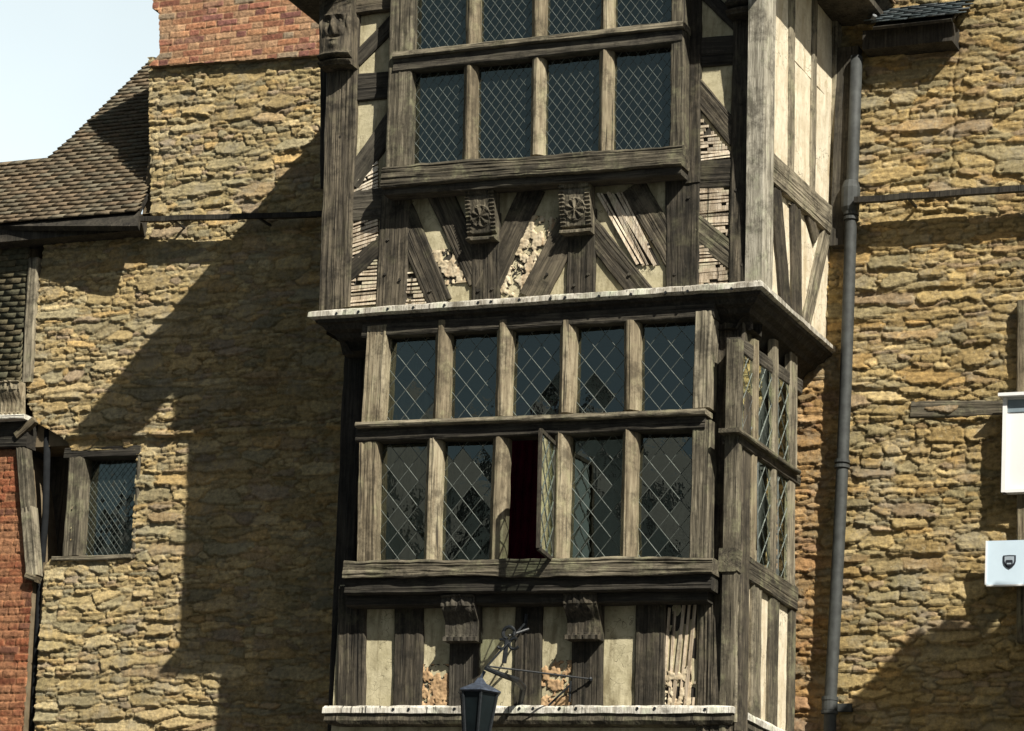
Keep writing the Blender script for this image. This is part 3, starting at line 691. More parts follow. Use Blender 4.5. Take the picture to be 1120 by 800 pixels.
# ================================================================= THE STONE HOUSE
HOUSE = empty('stone_house', (-1, WALL, 0)); tag(HOUSE, 'rubble ironstone house wall rising behind the timber bay, brick stack above', 'house')
PAL = np.array([(.44, .335, .175), (.47, .37, .205), (.40, .32, .18), (.42, .355, .225), (.36, .31, .20), (.45, .32, .155), (.39, .29, .175), (.31, .275, .185), (.50, .41, .25), (.35, .275, .20), (.43, .34, .185), (.45, .355, .205), (.41, .32, .175)])
PAL = PAL*.92+np.array([.40, .32, .19])*.08
def rubble(U, V, k, cw=.18, ch=.041):
    u = U+.06*fbm(U*1.7, V*1.7, k+50)+.016*fbm(U*12, V*16, k+51); v = V+.045*fbm(U*1.3+7, V*2.2, k+52)+.012*fbm(U*7, V*16, k+53, 4)
    v = v+.018*vn(U*.6, V*5, k+54)
    gx = u/cw; gy = v/ch; iy = np.floor(gy)
    F1 = np.full(U.shape, 9.0); F2 = F1.copy(); ID = np.zeros(U.shape, np.int64); CU = F1.copy(); CV = F1.copy()
    for dj in (-2, -1, 0, 1, 2):
        cj = iy+dj; off = hsh(cj, cj*0, k+1)
        scl = .55+1.25*hsh(cj, cj*0, k+30)                       # courses of longer or shorter stones
        ci0 = np.floor(gx*scl-off)
        for di in (-1, 0, 1):
            ci = ci0+di
            pu = ((ci+off+.5+.8*(hsh(ci, cj, k+2)-.5))/scl)*cw; pv = (cj+.5+.7*(hsh(ci, cj, k+3)-.5))*ch
            h4 = hsh(ci, cj, k+4); wgt = .012*(h4-.5)+.030*(h4 > .93)+.012*(h4 > .78)
            dx = np.abs(u-pu)*.26*scl; dy = np.abs(v-pv)*1.0
            d = (dx**4+dy**4)**(1/4)-wgt
            near = d < F1; F2 = np.where(near, F1, np.minimum(F2, d))
            ID = np.where(near, (ci.astype(np.int64) % 100003)*1009+(cj.astype(np.int64) % 1009), ID); CU = np.where(near, pu, CU); CV = np.where(near, pv, CV)
            F1 = np.where(near, d, F1)
    E = F2-F1+.0035*fbm(U*30, V*45, k+55); r1 = hsh(ID, ID*0+1, k); r2 = hsh(ID, ID*0+2, k); r3 = hsh(ID, ID*0+3, k)
    jn = sst(0, .006+.006*r3, E)
    strata = fbm(U*7+ID % 17, V*60, k+64, 3)
    H = jn*(.012+.030*r1)+jn*((v-CV)*(-.25-.45*r2)+(u-CU)*(.10*(r3-.5)))+.012*strata*jn+.011*fbm(U*26, V*60, k+60, 4)+.003*vn(U*115, V*115, k+61)+.014*fbm(U*3, V*4, k+62)
    rub = sst(.10, .5, fbm(U*2.3, V*3.1, k+70))                # patches where mortar covers the joints
    H = (H*(1-.35*rub)+.35*rub*.020)*.60
    pc = PAL[(r2*len(PAL)).astype(int) % len(PAL)]*(.72+.50*hsh(ID, ID*0+9, k)+.22*strata+.25*fbm(U*1.6, V*1.6, k+71))[..., None]
    mort = np.array([.31, .245, .14]); m = (1-sst(.0, .006, E))*.7
    col = pc*(1-m[..., None])+mort*m[..., None]
    return H, col
def bricks(U, V, k, bw=.215, bh=.064, pal=None):
    v = V+.006*fbm(U*1.3, V*1.3, k); gy = v/bh; j = np.floor(gy); u = U+.004*fbm(U*3, V*3, k+2)
    # english-garden / flemish mix: headers and stretchers alternate
    per = bw*1.5; uu = u+(j % 2)*per/2+hsh(j, j*0, k)*.03; i = np.floor(uu/per); fu = uu-i*per
    st = fu < bw; ID = i*2+(~st); lu = np.where(st, fu, fu-bw); wd = np.where(st, bw, per-bw)
    e = np.minimum(np.minimum(lu, wd-lu), np.minimum((gy-j)*bh, (1-(gy-j))*bh)); e = e+.0025*fbm(U*25, V*25, k+5)
    r1 = hsh(ID, j, k+1); e = e+.004*fbm(U*14, V*22, k+12); jn = sst(.001, .008, e)
    H = jn*(.004+.007*r1)+.004*fbm(U*40, V*50, k+6)
    r2 = hsh(ID, j, k+3); c = pal[(r2*len(pal)).astype(int) % len(pal)]*(.75+.5*r1)[..., None]
    g = sst(-.1, .5, fbm(U*2.1, V*3.0, k+9)+.25*vn(U*5, V*14, k+10))*.8                    # lime bloom and weathering over the face
    c = c*(1-g[..., None])+np.array([.37, .235, .14])*g[..., None]
    mo = np.array([.36, .225, .13]); c = c*jn[..., None]+mo*(1-jn[..., None])
    return H, c
def wallgrid(name, x0, x1, z0, z1, fn, mat, parent, Y=WALL, res=.0095, keep=None, holes=(), extra=None, resz=None):
    resz = resz or res
    xs = np.arange(x0, x1+res, res); zs = np.arange(z0, z1+resz, resz); U, V = np.meshgrid(xs, zs)
    H, col = fn(U, V)
    if extra is not None: H, col = extra(U, V, H, col)
    Q = np.stack([U, Y-H, V], -1).reshape(-1, 3); Wn = len(xs)
    ii = np.arange(len(zs)-1)[:, None]*Wn+np.arange(Wn-1)[None]
    f = np.stack([ii, ii+1, ii+Wn+1, ii+Wn], -1); ok = np.ones(ii.shape, bool)
    cu, cv = U[:-1, :-1]+res/2, V[:-1, :-1]+resz/2
    if keep is not None: ok &= inpoly(cu, cv, keep)
    for h in holes: ok &= ~inpoly(cu, cv, h)
    A = np.concatenate([col, np.ones(col.shape[:2]+(1,))], -1).reshape(-1, 4)
    used = np.zeros(len(Q), bool); ff = f[ok]; used[ff.ravel()] = True; mp = np.cumsum(used)-1
    return mk(name, Q[used], mp[ff], mat, parent, mat is BRICK, attr=A[used])
def xz(pts, Y=WALL): return [(P(x, y, Y)[0], P(x, y, Y)[2]) for x, y in pts]
# left wall
keepL = xz([(163, 60), (460, 45), (460, 900), (34, 900), (40, 760), (50, 618), (55, 612), (77, 612), (84, 500), (72, 480), (40, 462), (31, 440), (33, 330), (40, 240), (166, 238)])
holeW = xz([(84, 494), (151, 492), (144, 609), (78, 609)])
zled = P(200, 474, WALL)[2]
def ledge(U, V, H, col):
    t = V-zled-.03*fbm(U*1.5, U*0, 5); on = sst(-.03, -.018, t)*sst(.035, .012, t)*sst(-4.95, -4.8, U)
    return H+on*.045, col
wallgrid('stone_wall', -5.35, -1.15, Pz(-3.15), Pz(3.5), lambda U, V: (lambda q: (q[0], q[1]*np.array([.96, .93, .84])))(rubble(U, V, 3)), STONE, HOUSE, keep=keepL, holes=[holeW], extra=ledge)
# right wall, redder quoins close to the bay, straight joint where the wall was rebuilt
sx = P(1043, 100, WALL)[0]; zsh = P(1043, 195, WALL)[2]
def right_extra(U, V, H, col):
    red = sst(2.28, 2.02, U+.07*fbm(U*4, V*6, 31))*sst(Pz(.5), Pz(-.1), V)
    c2 = np.stack([col[..., 0]*1.03, col[..., 1]*.86, col[..., 2]*.80], -1); col = col*(1-red[..., None])+c2*red[..., None]
    j = np.exp(-((U-sx-.05*fbm(V*4, V*0, 8)-.012*vn(V*21, V*0, 9))/.010)**2)*sst(zsh-.03, zsh+.03, V)
    return H-.014*j, col
wallgrid('stone_wall', 1.72, 4.75, Pz(-3.15), Pz(3.7), lambda U, V: (lambda q: (q[0], q[1]*np.array([.86, .80, .66])))(rubble(U, V, 11, .21, .046)), STONE, HOUSE, extra=right_extra)
mb = MB()
gx0 = P(163, 150, WALL)[0]
mb.box(gx0-.01, -1.2, WALL+.045, WALL+.9, Pz(1.9), Pz(3.4)); 
hx0, hx1, hz0, hz1 = min(p[0] for p in holeW)-.02, max(p[0] for p in holeW)+.02, min(p[1] for p in holeW)-.02, max(p[1] for p in holeW)+.02
mb.box(-5.30, -1.2, WALL+.045, WALL+.4, hz1+.05, Pz(2.02)); mb.box(hx1, -1.2, WALL+.045, WALL+.4, hz0, hz1+.05)
mb.box(-5.05, -1.2, WALL+.045, WALL+.4, Pz(-3.2), hz0); mb.box(1.74, 4.75, WALL+.045, WALL+.5, Pz(-3.2), Pz(3.7))
mb.box(-1.2, 1.74, WALL+.35, WALL+.5, 0, Pz(6)); mb.box(-5.0, 4.75, WALL+.03, WALL+.5, 0, Pz(-3.15))
mb.box(gx0+.02, 4.75, WALL+.9, WALL+5, 0, Pz(3.6))
mb.build('wall_core', [BACK], HOUSE)
# stack above, oversailing in brick
PALB = np.array([(.38, .18, .10), (.42, .22, .12), (.35, .16, .095), (.40, .24, .14), (.28, .12, .08), (.43, .26, .155), (.22, .10, .08), (.25, .19, .13)])
sk = xz([(163, 73), (175, 60), (174, 12), (167, 10), (172, -80), (470, -100), (470, 53)], WALL-.07)
wallgrid('brick_stack', min(p[0] for p in sk), -1.2, min(p[1] for p in sk), Pz(4.9), lambda U, V: bricks(U, V, 5, pal=PALB), BRICK, HOUSE, Y=WALL-.07, keep=sk, res=.008)
mb = MB(); sxl = P(176, 40, WALL-.06)[0]; zbk = P(175, 66, WALL-.06)[2]
n = len(sk); V = [(x, WALL-.062, z-(0.0)) for x, z in sk]+[(x, WALL+1.2, z) for x, z in sk]
mb.add(V, [tuple(range(n)), tuple(range(n, 2*n))[::-1]]+[(i, (i+1) % n, n+(i+1) % n, n+i) for i in range(n)])
mb.build('stack_core', [BACK], HOUSE)
# small window in the left wall
SWN = empty('small_window', (hx0, WALL, hz0), HOUSE); tag(SWN, 'small lattice window low in the left stone wall')
pb('jamb', 83, 500, 76, 608, 17, WALL-.02, .16, OAKL, SWN)
pb('jamb', 152, 489, 145, 610, 4, WALL-.015, .16, OAKL, SWN)
pb('window_sill', 56, 611, 143, 609, 5, WALL-.04, .2, OAKL, SWN)
pb('head_rail', 70, 496, 153, 493, 12, WALL-.02, .18, OAKD, SWN)
pane([P(84, 494, WALL+.11), P(152, 492, WALL+.11), P(146, 612, WALL+.11), P(78, 612, WALL+.11)], .055, .068, SWN, seed=5, lw=.0020)
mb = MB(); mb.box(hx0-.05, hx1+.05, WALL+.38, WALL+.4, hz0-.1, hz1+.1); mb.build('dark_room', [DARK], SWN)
# timber set in the right wall
pb('lintel', 996, 448, 1098, 446, 18, WALL-.03, .10, OAKL, HOUSE)
# long leaded pentice boards standing off the wall on iron brackets
def pent(xa, ya, xb, yb, h):
    YO = WALL-.235; a = P(xa, ya, YO); b = P(xb, yb, YO); m = (a+b)/2; mb = MB()
    for i in range(24):
        p = a+(b-a)*i/24; q = a+(b-a)*(i+1)/24; dz = .006*float(fbm(np.array(i*.5), np.array(h), 9))
        mb.obox((p+q)/2+np.array([0, .055, dz]), (q-p)/2*1.01, (0, .055, .012), (0, 0, h))
    o = mb.build('pentice_board', [OAKD], HOUSE)
    k = max(2, int(np.linalg.norm(b-a)/.8))
    for i in range(k):
        nb = MB(); p = a+(b-a)*(i+.4)/k; nb.box(p[0]-.01, p[0]+.01, YO+.02, WALL+.03, p[2]-.035, p[2]-.02)
        nb.build('board_bracket', [IRON], o)
pent(150, 238, 440, 230, .022); pent(934, 217, 1240, 195, .024)
# tiled roof of the lower range on the left
YE = WALL-.24; e0 = P(-60, 242, YE); e1 = P(190, 238, YE); pt = math.radians(50); sd = np.array([0, math.cos(pt), math.sin(pt)]); ud = np.array([1, 0, 0]); nrm = np.cross(ud, sd); nrm = nrm if nrm[2] > 0 else -nrm
org = np.array([e0[0]-.3, YE, P(75, 240, YE)[2]])
def us(x, y): 
    p = PPl(x, y, org, nrm)-org; return (p@ud, p@sd)
pol = [us(*q) for q in ((-70, 186), (0, 186), (45, 182), (80, 151), (120, 112), (163, 70), (185, 70), (172, 130), (163, 205), (152, 226), (150, 246), (-70, 246))]
PALR = [(.165, .130, .088), (.15, .12, .08), (.185, .14, .092), (.145, .122, .085), (.17, .148, .105)]
Rl = empty('tiled_roof', org, HOUSE)
tiles('roof_tiles', org, ud, sd, (e1[0]-e0[0]+.9, 3.2), Rl, PALR, k=21, poly=pol, ex=.074, tw=.16, thick=.022)
V = [org+ud*a+sd*b-nrm*.012 for a, b in pol]; V2 = [v-nrm*.05 for v in V]; n = len(V)
V = [np.array(v) for v in V]+V2
mk('roof_boarding', V, [tuple(range(n)), tuple(range(n, 2*n))[::-1]]+[(i, (i+1) % n, n+(i+1) % n, n+i) for i in range(n)], OAKD, Rl)
# eaves box below the tiles
mb = MB(); a = P(22, 250, WALL-.2); b = P(148, 246, WALL-.2); mb.box(a[0]-.9, b[0], WALL-.19, WALL+.05, a[2]-.11, a[2]+.03); mb.build('eaves_box', [OAKD], Rl)
# slate canopy at top right
YC = WALL-.30; c0 = P(953, 25, YC); c1 = P(1042, 20, YC)
RS = empty('slate_roof', c0, HOUSE)
PALSL = [(.075, .09, .095), (.09, .10, .105), (.06, .075, .08)]
o2 = np.array([c0[0], YC, (c0[2]+c1[2])/2]); pt2 = math.radians(38); sd2 = np.array([0, math.cos(pt2), math.sin(pt2)])
tiles('slates', o2, (1, 0, 0), sd2, (c1[0]-c0[0], 1.0), RS, PALSL, tw=.15, ex=.06, k=44)
mb = MB(); mb.obox(o2+np.array([(c1[0]-c0[0])/2, 0, 0])+sd2*.5-np.array([0, -.01, .03]), ((c1[0]-c0[0])/2-.01, 0, 0), sd2*.5, np.array([0, -math.sin(pt2), math.cos(pt2)])*.012)
mb.box(c0[0]-.1, c1[0]-.03, WALL-.2, WALL+.04, o2[2]-.16, o2[2]+.0); mb.build('canopy_boarding', [OAKD], RS)
mb = MB(); q = P(955, 21, YC-.02); mb.tube([q, q+np.array([.02, -.02, .02])], .02, 8); mb.build('gutter_end', [LEADS], RS)
# dark upright strip standing in for the shade between bay and stone wall
mb = MB(); mb.box(XR_U+.005, 2.27, WALL-.10, WALL+.02, Pz(1.2), Pz(2.86)); mb.build('shade_strip', [OAKD], BAY)
# ================================================================= NEIGHBOUR ON THE LEFT
NB = empty('brick_house', (-5.6, WALL, 0)); tag(NB, 'tile hung and red brick house at the left edge with timber brackets', 'house')
YT = WALL-.05; tp = [P(*q, YT) for q in ((-120, 250), (9, 246), (9, 256), (20, 256), (21, 270), (29, 271), (28, 310), (26, 350), (23, 380), (23, 445), (-120, 445))]
o3 = np.array([tp[0][0]-.1, YT, min(p[2] for p in tp)]); pol3 = [(p[0]-o3[0], p[2]-o3[2]) for p in tp]
tiles('tile_hanging', o3, (1, 0, 0), (0, 0.04, 1), (2.2, 2.0), NB, [(.115, .10, .06), (.10, .095, .062), (.13, .11, .068)], k=31, poly=pol3, ex=.056, tw=.17)
mb = MB(); zt0 = P(0, 448, YT)[2]; mb.box(-7.5, P(24, 350, YT)[0]-.03, YT+.10, YT+.5, zt0, Pz(2.0)); mb.build('wall_backing', [BACK], NB)
pb('corner_post', 36, 282, 28, 418, 10, WALL-.06, .12, OAKL, NB)
carved('corbel', 4, 27, 420, 458, WALL-.10, .06, NB, OAKP, 'scroll', 31)
pb('lead_flashing', -60, 458, 26, 455, 5, WALL-.2, .16, WHITE, NB)
pb('bressummer', -60, 476, 30, 474, 30, WALL-.10, .16, OAKD, NB)
pb('bracket', 16, 476, 36, 458, 9, WALL-.13, .06, OAKP, NB)
kb = xz([(-130, 490), (22, 492), (30, 540), (36, 610), (36, 640), (20, 900), (-130, 900)], WALL-.03)
PALB2 = np.array([(.24, .105, .06), (.27, .125, .07), (.21, .09, .055), (.26, .15, .09), (.16, .09, .065)])
wallgrid('brick_wall', -6.6, max(p[0] for p in kb), Pz(-3.4), max(p[1] for p in kb), lambda U, V: (bricks(U, V, 17, .22, .068, PALB2)[0]*1.6, bricks(U, V, 17, .22, .068, PALB2)[1]*np.array([.9, .72, .64])), BRICK, NB, Y=WALL-.03, keep=kb)
mb = MB(); n = len(kb); V = [(x-.012, WALL-.015, z) for x, z in kb]+[(x-.012, WALL+.45, z) for x, z in kb]
mb.add(V, [tuple(range(n)), tuple(range(n, 2*n))[::-1]]+[(i, (i+1) % n, n+(i+1) % n, n+i) for i in range(n)]); mb.box(-7.5, -5.4, WALL, WALL+.5, 0, Pz(-3.3)); mb.build('brick_core', [BACK], NB)
pb('brace', 22, 486, 28, 560, 11, WALL-.09, .10, OAKL, NB)
pb('brace', 28, 555, 34, 630, 13, WALL-.09, .10, OAKL, NB)
pb('brace_foot', 27, 629, 38, 633, 7, WALL-.11, .10, OAKP, NB)
mb = MB(); a = P(15, 455, WALL+.4); b = P(95, 900, WALL+.4); mb.box(-5.9, -4.7, WALL+.40, WALL+.45, 0, Pz(2.0)); mb.build('recess_boarding', [OAKD], NB)
mb = MB(); mb.tube([P(52, 470, WALL+.06), P(50, 560, WALL+.06), P(44, 640, WALL+.06), P(30, 900, WALL+.06)], .030, 12); mb.build('waste_pipe', [LANTX], NB, True)
# ================================================================= THINGS ON THE WALLS
DP = empty('drainpipe', P(900, 1600, WALL-.1)); tag(DP, 'grey cast iron drainpipe running down the stone wall right of the bay', 'drainpipe')
YD = WALL-.13; pts = [(934, 62), (931, 150), (928, 235), (925, 330), (922, 420), (917, 540), (911, 660), (905, 770), (903, 1000), (900, 1580)]
mb = MB(); mb.tube([P(x+3, y, YD) for x, y in pts], .047, 16); mb.build('pipe', [PIPE], DP, True)
def collar(x, y, big):
    mb = MB(); c = P(x+3, y, YD)
    for dz, r, h in (((.05, .063, .014), (0, .059, .035), (-.05, .063, .012)) if big else ((.02, .060, .012), (-.02, .060, .012))):
        mb.tube([c+np.array([0, 0, dz-h]), c+np.array([0, 0, dz+h])], r, 16)
    if big: mb.box(c[0]-.02, c[0]+.14, WALL-.05, WALL+.03, c[2]-.03, c[2]+.03)
    mb.build('collar', [PIPE], DP)
collar(928, 237, False); collar(918, 508, False); collar(904.5, 772, True)
mb = MB(); c = P(930, 228, YD); mb.tube([c+np.array([0, 0, .22]), c+np.array([0, 0, .16]), c, c+np.array([0, 0, -.05])], [.058, .075, .072, .05], 12); mb.build('hopper', [PIPE], DP)
# signs
TP = tag(beam('timber_post', P(1120.5, 328, WALL-.10), P(1120.5, 702, WALL-.10), .125, .125, .085, OAKP, None, rough=.003), 'pale timber batten standing on the right stone wall behind the two signs', 'post')
SG = empty('sign_box', P(1150, 480, WALL-.18)); tag(SG, 'plain white boxed sign with a projecting cap fixed above the blue sign', 'sign')
a = P(1097, 434, WALL-.19); b = P(1097, 538, WALL-.19); x1 = a[0]+.85; mb = MB()
mb.box(a[0], x1, WALL-.155, WALL-.105, b[2], a[2]); mb.build('sign_face', [SIGNW], SG)
mb = MB(); mb.box(a[0]+.03, x1-.03, WALL-.162, WALL-.152, a[2]-.115, a[2]-.02); mb.build('sign_shade_strip', [SHADEP], SG)  # grey band paints the shadow at the top of the recessed face
mb = MB(); mb.box(a[0]-.03, x1+.03, WALL-.22, WALL-.10, a[2]-.002, a[2]+.022); mb.build('sign_cap', [SIGNW], SG)
mb = MB(); mb.box(a[0]-.004, a[0]+.028, WALL-.175, WALL-.10, b[2], a[2]-.003); mb.box(a[0]+.028, x1, WALL-.175, WALL-.10, b[2]-.003, b[2]+.022); mb.build('sign_frame', [SIGNW], SG)
SH = empty('crest_sign', P(1110, 616, WALL-.2)); tag(SH, 'pale blue square sign with a small dark shield emblem, lower right', 'sign')
a = P(1080, 592, WALL-.16); b = P(1080, 640, WALL-.16); mb = MB(); mb.box(a[0], a[0]+.62, WALL-.165, WALL-.145, b[2], a[2]); mb.build('sign_face', [SIGNB], SH)
mb = MB(); mb.box(a[0], a[0]+.62, WALL-.172, WALL-.14, b[2]-.012, b[2]-.001); mb.box(a[0]-.010, a[0]-.001, WALL-.172, WALL-.14, b[2], a[2]); mb.build('sign_frame', [SIGNW], SH)
def shield(mb, c, w, h, Y, m):
    o = [(-1, 1), (0, 1.05), (1, 1), (1, .1), (.85, -.35), (.5, -.72), (0, -1), (-.5, -.72), (-.85, -.35), (-1, .1)]
    V = [(c[0]+x*w, Y, c[2]+z*h) for x, z in o]+[(c[0]+x*w, Y+.005, c[2]+z*h) for x, z in o]; n = len(o)
    mb.add(V, [tuple(range(n))[::-1], tuple(range(n, 2*n))]+[(i, (i+1) % n, n+(i+1) % n, n+i) for i in range(n)], m)
cc = P(1104, 615, WALL-.17); mb = MB()
shield(mb, cc, .047, .050, WALL-.171, 0); shield(mb, cc+np.array([0, 0, .004]), .035, .037, WALL-.174, 1); shield(mb, cc+np.array([0, 0, -.012]), .026, .022, WALL-.177, 0)
mb.box(cc[0]-.023, cc[0]+.023, WALL-.1785, WALL-.1765, cc[2]+.008, cc[2]+.014, 0); mb.box(cc[0]-.016, cc[0]+.016, WALL-.1795, WALL-.1775, cc[2]-.018, cc[2]-.008, 1)
mb.build('shield_emblem', [SHB, SHG], SH)
# lantern on a scrolled iron bracket
YN = -.78; LN = empty('wall_lantern', P(575, 745, YL-.02)); tag(LN, 'black iron street lantern hanging from a scrolled bracket below the lower window', 'lantern')
tip = P(531, 731, YN); root = P(569, 768, YL-.005)
mb = MB()
kn = P(574, 748, -.41)
mb.tube([root+np.array([0, 0, -.05]), root, P(572, 752, -.28), P(565, 744, -.46), P(548, 738, -.66), tip], [.022, .024, .026, .024, .020, .016], 8); mb.build('bracket_arm', [IRON], LN)
mb = MB(); mb.tube([tip, P(576, 680, YL-.005)], .008, 6); mb.tube([P(576, 672, YL-.01), P(574, 690, YL-.01)], .014, 6); mb.build('stay_rod', [IRON], LN)
mb = MB(); mb.tube([P(534, 729, YN+.02), P(646, 743, YL-.01)], .007, 6); mb.ball(P(646, 743, YL-.02), .018); mb.build('stay_rod', [IRON], LN)
mb = MB(); mb.tube([P(600, 772, YL-.05), P(623, 750, YL-.01)], .008, 6); mb.tube([P(624, 745, YL-.01), P(623, 768, YL-.01)], .009, 6); mb.build('stay_rod', [IRON], LN)
mb = MB(); m0 = P(556, 700, -.44)
def arc(cx_, cz_, r, a0, a1, n=10): return [P(0, 0, 0)*0+np.array([m0[0]+cx_+r*math.cos(math.radians(a0+(a1-a0)*i/n)), m0[1], m0[2]+cz_+r*math.sin(math.radians(a0+(a1-a0)*i/n))]) for i in range(n+1)]
mb.tube(arc(0, .05, .045, -20, 260), .014, 7); mb.tube(arc(.05, -.03, .04, 60, 330), .012, 7); mb.tube(arc(-.05, -.03, .035, -150, 120), .011, 7)
mb.tube([m0+np.array([-.01, 0, .0]), m0+np.array([-.02, 0, -.17])], .018, 7); mb.tube([m0+np.array([0, .005, .03]), m0+np.array([.10, .12, .10])], .010, 6)
mb.build('scroll', [IRON], LN)
ct = P(525, 748, YN+.03); c = np.array([ct[0], ct[1], ct[2]])
mb = MB(); mb.tube([c+np.array([.03, 0, .09]), c+np.array([.0, 0, .03])], .012, 7); mb.tube([c+np.array([0, 0, .04]), c+np.array([0, 0, .0]), c+np.array([0, 0, -.055]), c+np.array([0, 0, -.065]), c+np.array([0, 0, -.075])], [.02, .05, .165, .17, .15], 6); mb.build('cap', [CAPM], LN)
mb = MB()
for j in range(6):
    a = math.pi/3*j; t = np.array([math.cos(a), math.sin(a), 0]); mb.tube([c+t*.142+np.array([0, 0, -.07]), c+t*.085+np.array([0, 0, -.46])], .011, 6)
mb.tube([c+np.array([0, 0, -.45]), c+np.array([0, 0, -.48]), c+np.array([0, 0, -.53])], [.10, .09, .02], 6); mb.build('lantern_frame', [IRON], LN)
mb = MB(); mb.tube([c+np.array([0, 0, -.076]), c+np.array([0, 0, -.45])], [.135, .08], 6); mb.build('lantern_glass', [LANT], LN)
# ================================================================= OFF TO THE RIGHT AND ACROSS THE STREET
RG = empty('shade_caster_wing', (6.4, 0, 0)); tag(RG, 'made-up timber wing, unseen beyond the right edge, added to shade the lower stone wall', 'house')  # unseen wing, added and shaped only to cast the lower right wall shadow
yg = -1.25; yk = -.70; prof = [(4.42, Pz(.0)), (5.36, Pz(1.02)), (8.14, Pz(1.02)), (9.1, Pz(.0))]
bd = [(4.58, 0), (4.58, Pz(.10)), (5.38, Pz(.96)), (8.12, Pz(.96)), (8.92, Pz(.10)), (8.92, 0)]; n = len(bd)
mk('wall', [(x, yg+.05, z) for x, z in bd]+[(x, yk-.03, z) for x, z in bd], [tuple(range(n)), tuple(range(n, 2*n))[::-1]]+[(i, (i+1) % n, n+(i+1) % n, n+i) for i in range(n)], PLA, RG)
for i in range(7): beam('stud', (4.75+i*.65, yg+.02, .2), (4.75+i*.65, yg+.02, Pz(.05)), .17, .17, .06, OAK, RG)
for q, ((xa, za), (xb, zb_)) in enumerate(zip(prof, prof[1:])):
    d = np.array([xb-xa, 0, zb_-za]); L = np.linalg.norm(d); d /= L; nn = np.array([-d[2], 0, d[0]])
    mb = MB(); mb.obox(np.array([xa, (yg+yk)/2, za])+d*L/2, d*L/2, (0, (yk-yg)/2, 0), nn*.04); mb.build('roof', [OAKD], RG)
    if q != 2: tiles('roof_tiles', np.array([xa, yg, za])+nn*.045, (0, 1, 0), d, (yk-yg-.06, L), RG, PALT, tw=.17, ex=.11, k=60+q)
    else: tiles('roof_tiles', np.array([xb, yg, zb_])+nn*.045, (0, 1, 0), -d, (yk-yg-.06, L), RG, PALT, tw=.17, ex=.11, k=60+q)
HM = flat('limewashed_render', (.30, .31, .30), .9, .1); HR = flat('opposite_roof_tiles', (.09, .09, .09), .9, .1, 0, .4, 3); HG = flat('dark_casement_glass', (.03, .035, .04), .15, .5)
def opp(x0, x1, h, rise, y=-24.5):
    e = empty('terraced_house', ((x0+x1)/2, y-4, 0)); tag(e, 'gable fronted rendered house across the street, seen only as a reflection in the bay windows', 'house', 'houses across the street')
    mb = MB(); xm = (x0+x1)/2; mb.box(x0, x1, y-8, y, 0, h)
    V = [(x0, y-.02, h), (x1, y-.02, h), (xm, y-.02, h+rise), (x0, y-8, h), (x1, y-8, h), (xm, y-8, h+rise)]; mb.add(V, [(0, 2, 1), (3, 4, 5)]); mb.build('wall', [HM], e)
    mb = MB()
    for xa, xb in ((x0-.3, xm), (x1+.3, xm)):
        a = np.array([xa, y-4, h-.1]); b = np.array([xb, y-4, h+rise+.15]); d = (b-a); L = np.linalg.norm(d); nn = np.array([-d[2], 0, d[0]])/L
        mb.obox((a+b)/2, d/2, (0, 4.3, 0), nn*.08)
    mb.build('roof', [HR], e)
    for fl in range(int(h//3)):
        for i in range(2):
            cx_ = x0+(x1-x0)*(.28+.44*i); mb = MB(); mb.box(cx_-.45, cx_+.45, y-.02, y+.03, fl*3+1.0, fl*3+2.4); mb.build('window', [HG], e)
opp(-24, -18.5, 9.5, 3.6); opp(-18.3, -13, 11.3, 3.6); opp(-12.8, -7.5, 10.2, 3.8); opp(-7.3, -1.6, 9.2, 3.4); opp(-1.4, 4.6, 9.8, 3.2); opp(4.8, 10.5, 9.0, 3.5); opp(10.7, 16, 9.4, 3.2)
# ground
G = flat('asphalt', (.05, .05, .05), .9, .2, 0, .25, 2); PV = flat('stone_paving', (.10, .09, .08), .9, .2, 0, .3, 3); GR = flat('earth_and_grass', (.06, .075, .035), .95, .1, 0, .4, .5)
mb = MB(); mb.box(-900, 900, -900, 900, -.2, -.02); tag(mb.build('ground', [GR]), kind='structure')
mb = MB(); mb.box(-80, 80, -21.5, -2.2, -.02+.002, .0); tag(mb.build('road', [G]), kind='structure')
mb = MB(); mb.box(-80, 80, -2.2, 1.28, -.018, .12); mb.box(-80, 80, -24.45, -21.5, -.018, .12); tag(mb.build('pavement', [PV]), kind='structure')
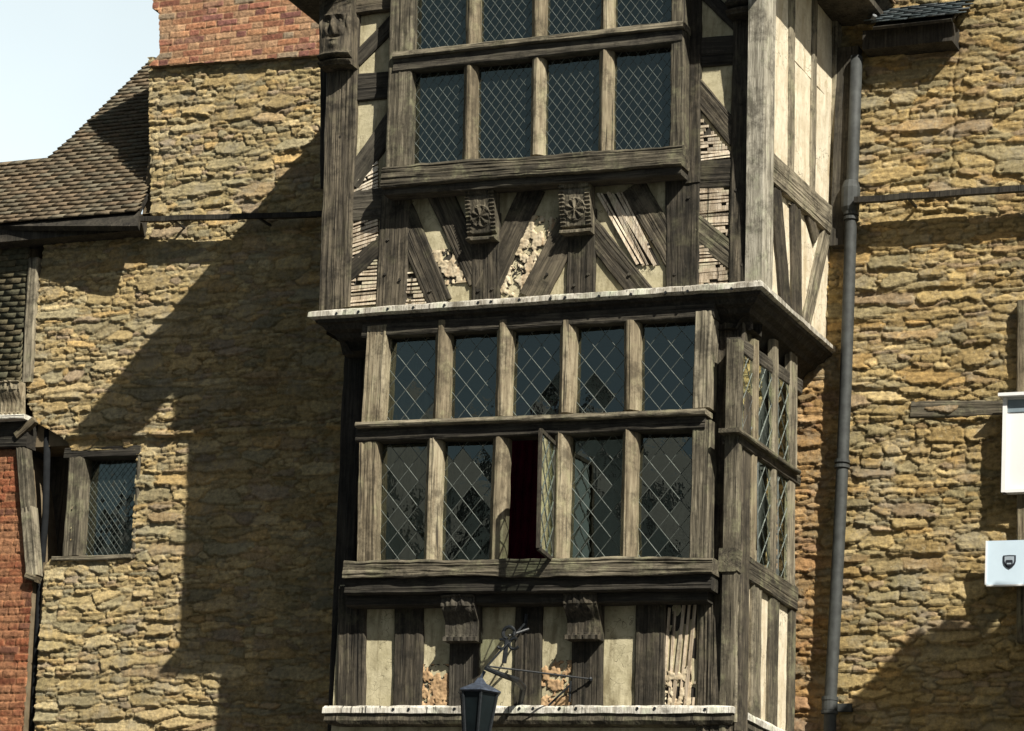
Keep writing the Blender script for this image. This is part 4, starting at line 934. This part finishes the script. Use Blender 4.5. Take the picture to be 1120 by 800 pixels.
# ================================================================= LIGHT
sd_ = Vector((0.5720, -0.4640, 0.6765)).normalized()
elev = math.asin(sd_.z)
sun = bpy.data.lights.new('sun', 'SUN'); sun.energy = 5.0; sun.angle = math.radians(.5); sun.color = (1.0, .955, .85)
so = bpy.data.objects.new('sun', sun); COL.objects.link(so); so.rotation_euler = (-sd_).to_track_quat('-Z', 'Y').to_euler()
w = bpy.data.worlds.new('World'); S.world = w; w.use_nodes = True; nt = w.node_tree; nt.nodes.clear()
sky = N(nt, 'ShaderNodeTexSky', sky_type='NISHITA'); sky.sun_disc = False; sky.sun_elevation = elev; sky.sun_rotation = math.atan2(sd_.x, sd_.y)
sky.air_density = .20; sky.dust_density = 1.2; sky.ozone_density = 1.0
tc = N(nt, 'ShaderNodeTexCoord').outputs['Generated']
# bright summer cloud and haze low in the sky
sx_ = N(nt, 'ShaderNodeSeparateXYZ'); nt.links.new(tc, sx_.inputs[0])
hz = ramp(nt, sx_.outputs['Z'], [(.10, (1, 1, 1)), (.85, (0, 0, 0))]); bk = ramp(nt, mth(nt, 'ADD', mth(nt, 'MULTIPLY', sx_.outputs['Y'], .5), .5), [(.50, (0, 0, 0)), (.68, (1, 1, 1))])
cl = noise(nt, tc, 2.2, 5, .55); cm = mth(nt, 'MULTIPLY', mth(nt, 'MULTIPLY', hz, bk), mth(nt, 'ADD', mth(nt, 'MULTIPLY', cl, .6), .9)); cm = mth(nt, 'MINIMUM', cm, .95)
SKYC = (13.6, 15.4, 15.9)
hz2 = mth(nt, 'MULTIPLY', ramp(nt, sx_.outputs['Z'], [(.05, (1, 1, 1)), (.75, (0, 0, 0))]), mth(nt, 'ADD', mth(nt, 'MULTIPLY', cl, .30), .07))
skb = mixc(nt, hz2, sky.outputs[0], (8.6, 11.6, 10.6))
mx = mixc(nt, cm, skb, SKYC)
bg = N(nt, 'ShaderNodeBackground'); bg.inputs[1].default_value = .05; nt.links.new(mx, bg.inputs[0]); wo = N(nt, 'ShaderNodeOutputWorld'); nt.links.new(bg.outputs[0], wo.inputs[0])
# ================================================================= CAMERA
cam = bpy.data.cameras.new('camera'); cam.sensor_width = 36; cam.lens = F/1120*36; cam.clip_end = 3000; cam.clip_start = .1
co = bpy.data.objects.new('camera', cam); COL.objects.link(co)
co.matrix_world = Matrix(((RT[0], UP[0], -FW[0], C[0]), (RT[1], UP[1], -FW[1], C[1]), (RT[2], UP[2], -FW[2], C[2]), (0, 0, 0, 1)))
S.camera = co
S.view_settings.view_transform = 'Standard'; S.view_settings.look = 'None'; S.view_settings.exposure = 0.65; S.view_settings.gamma = 1
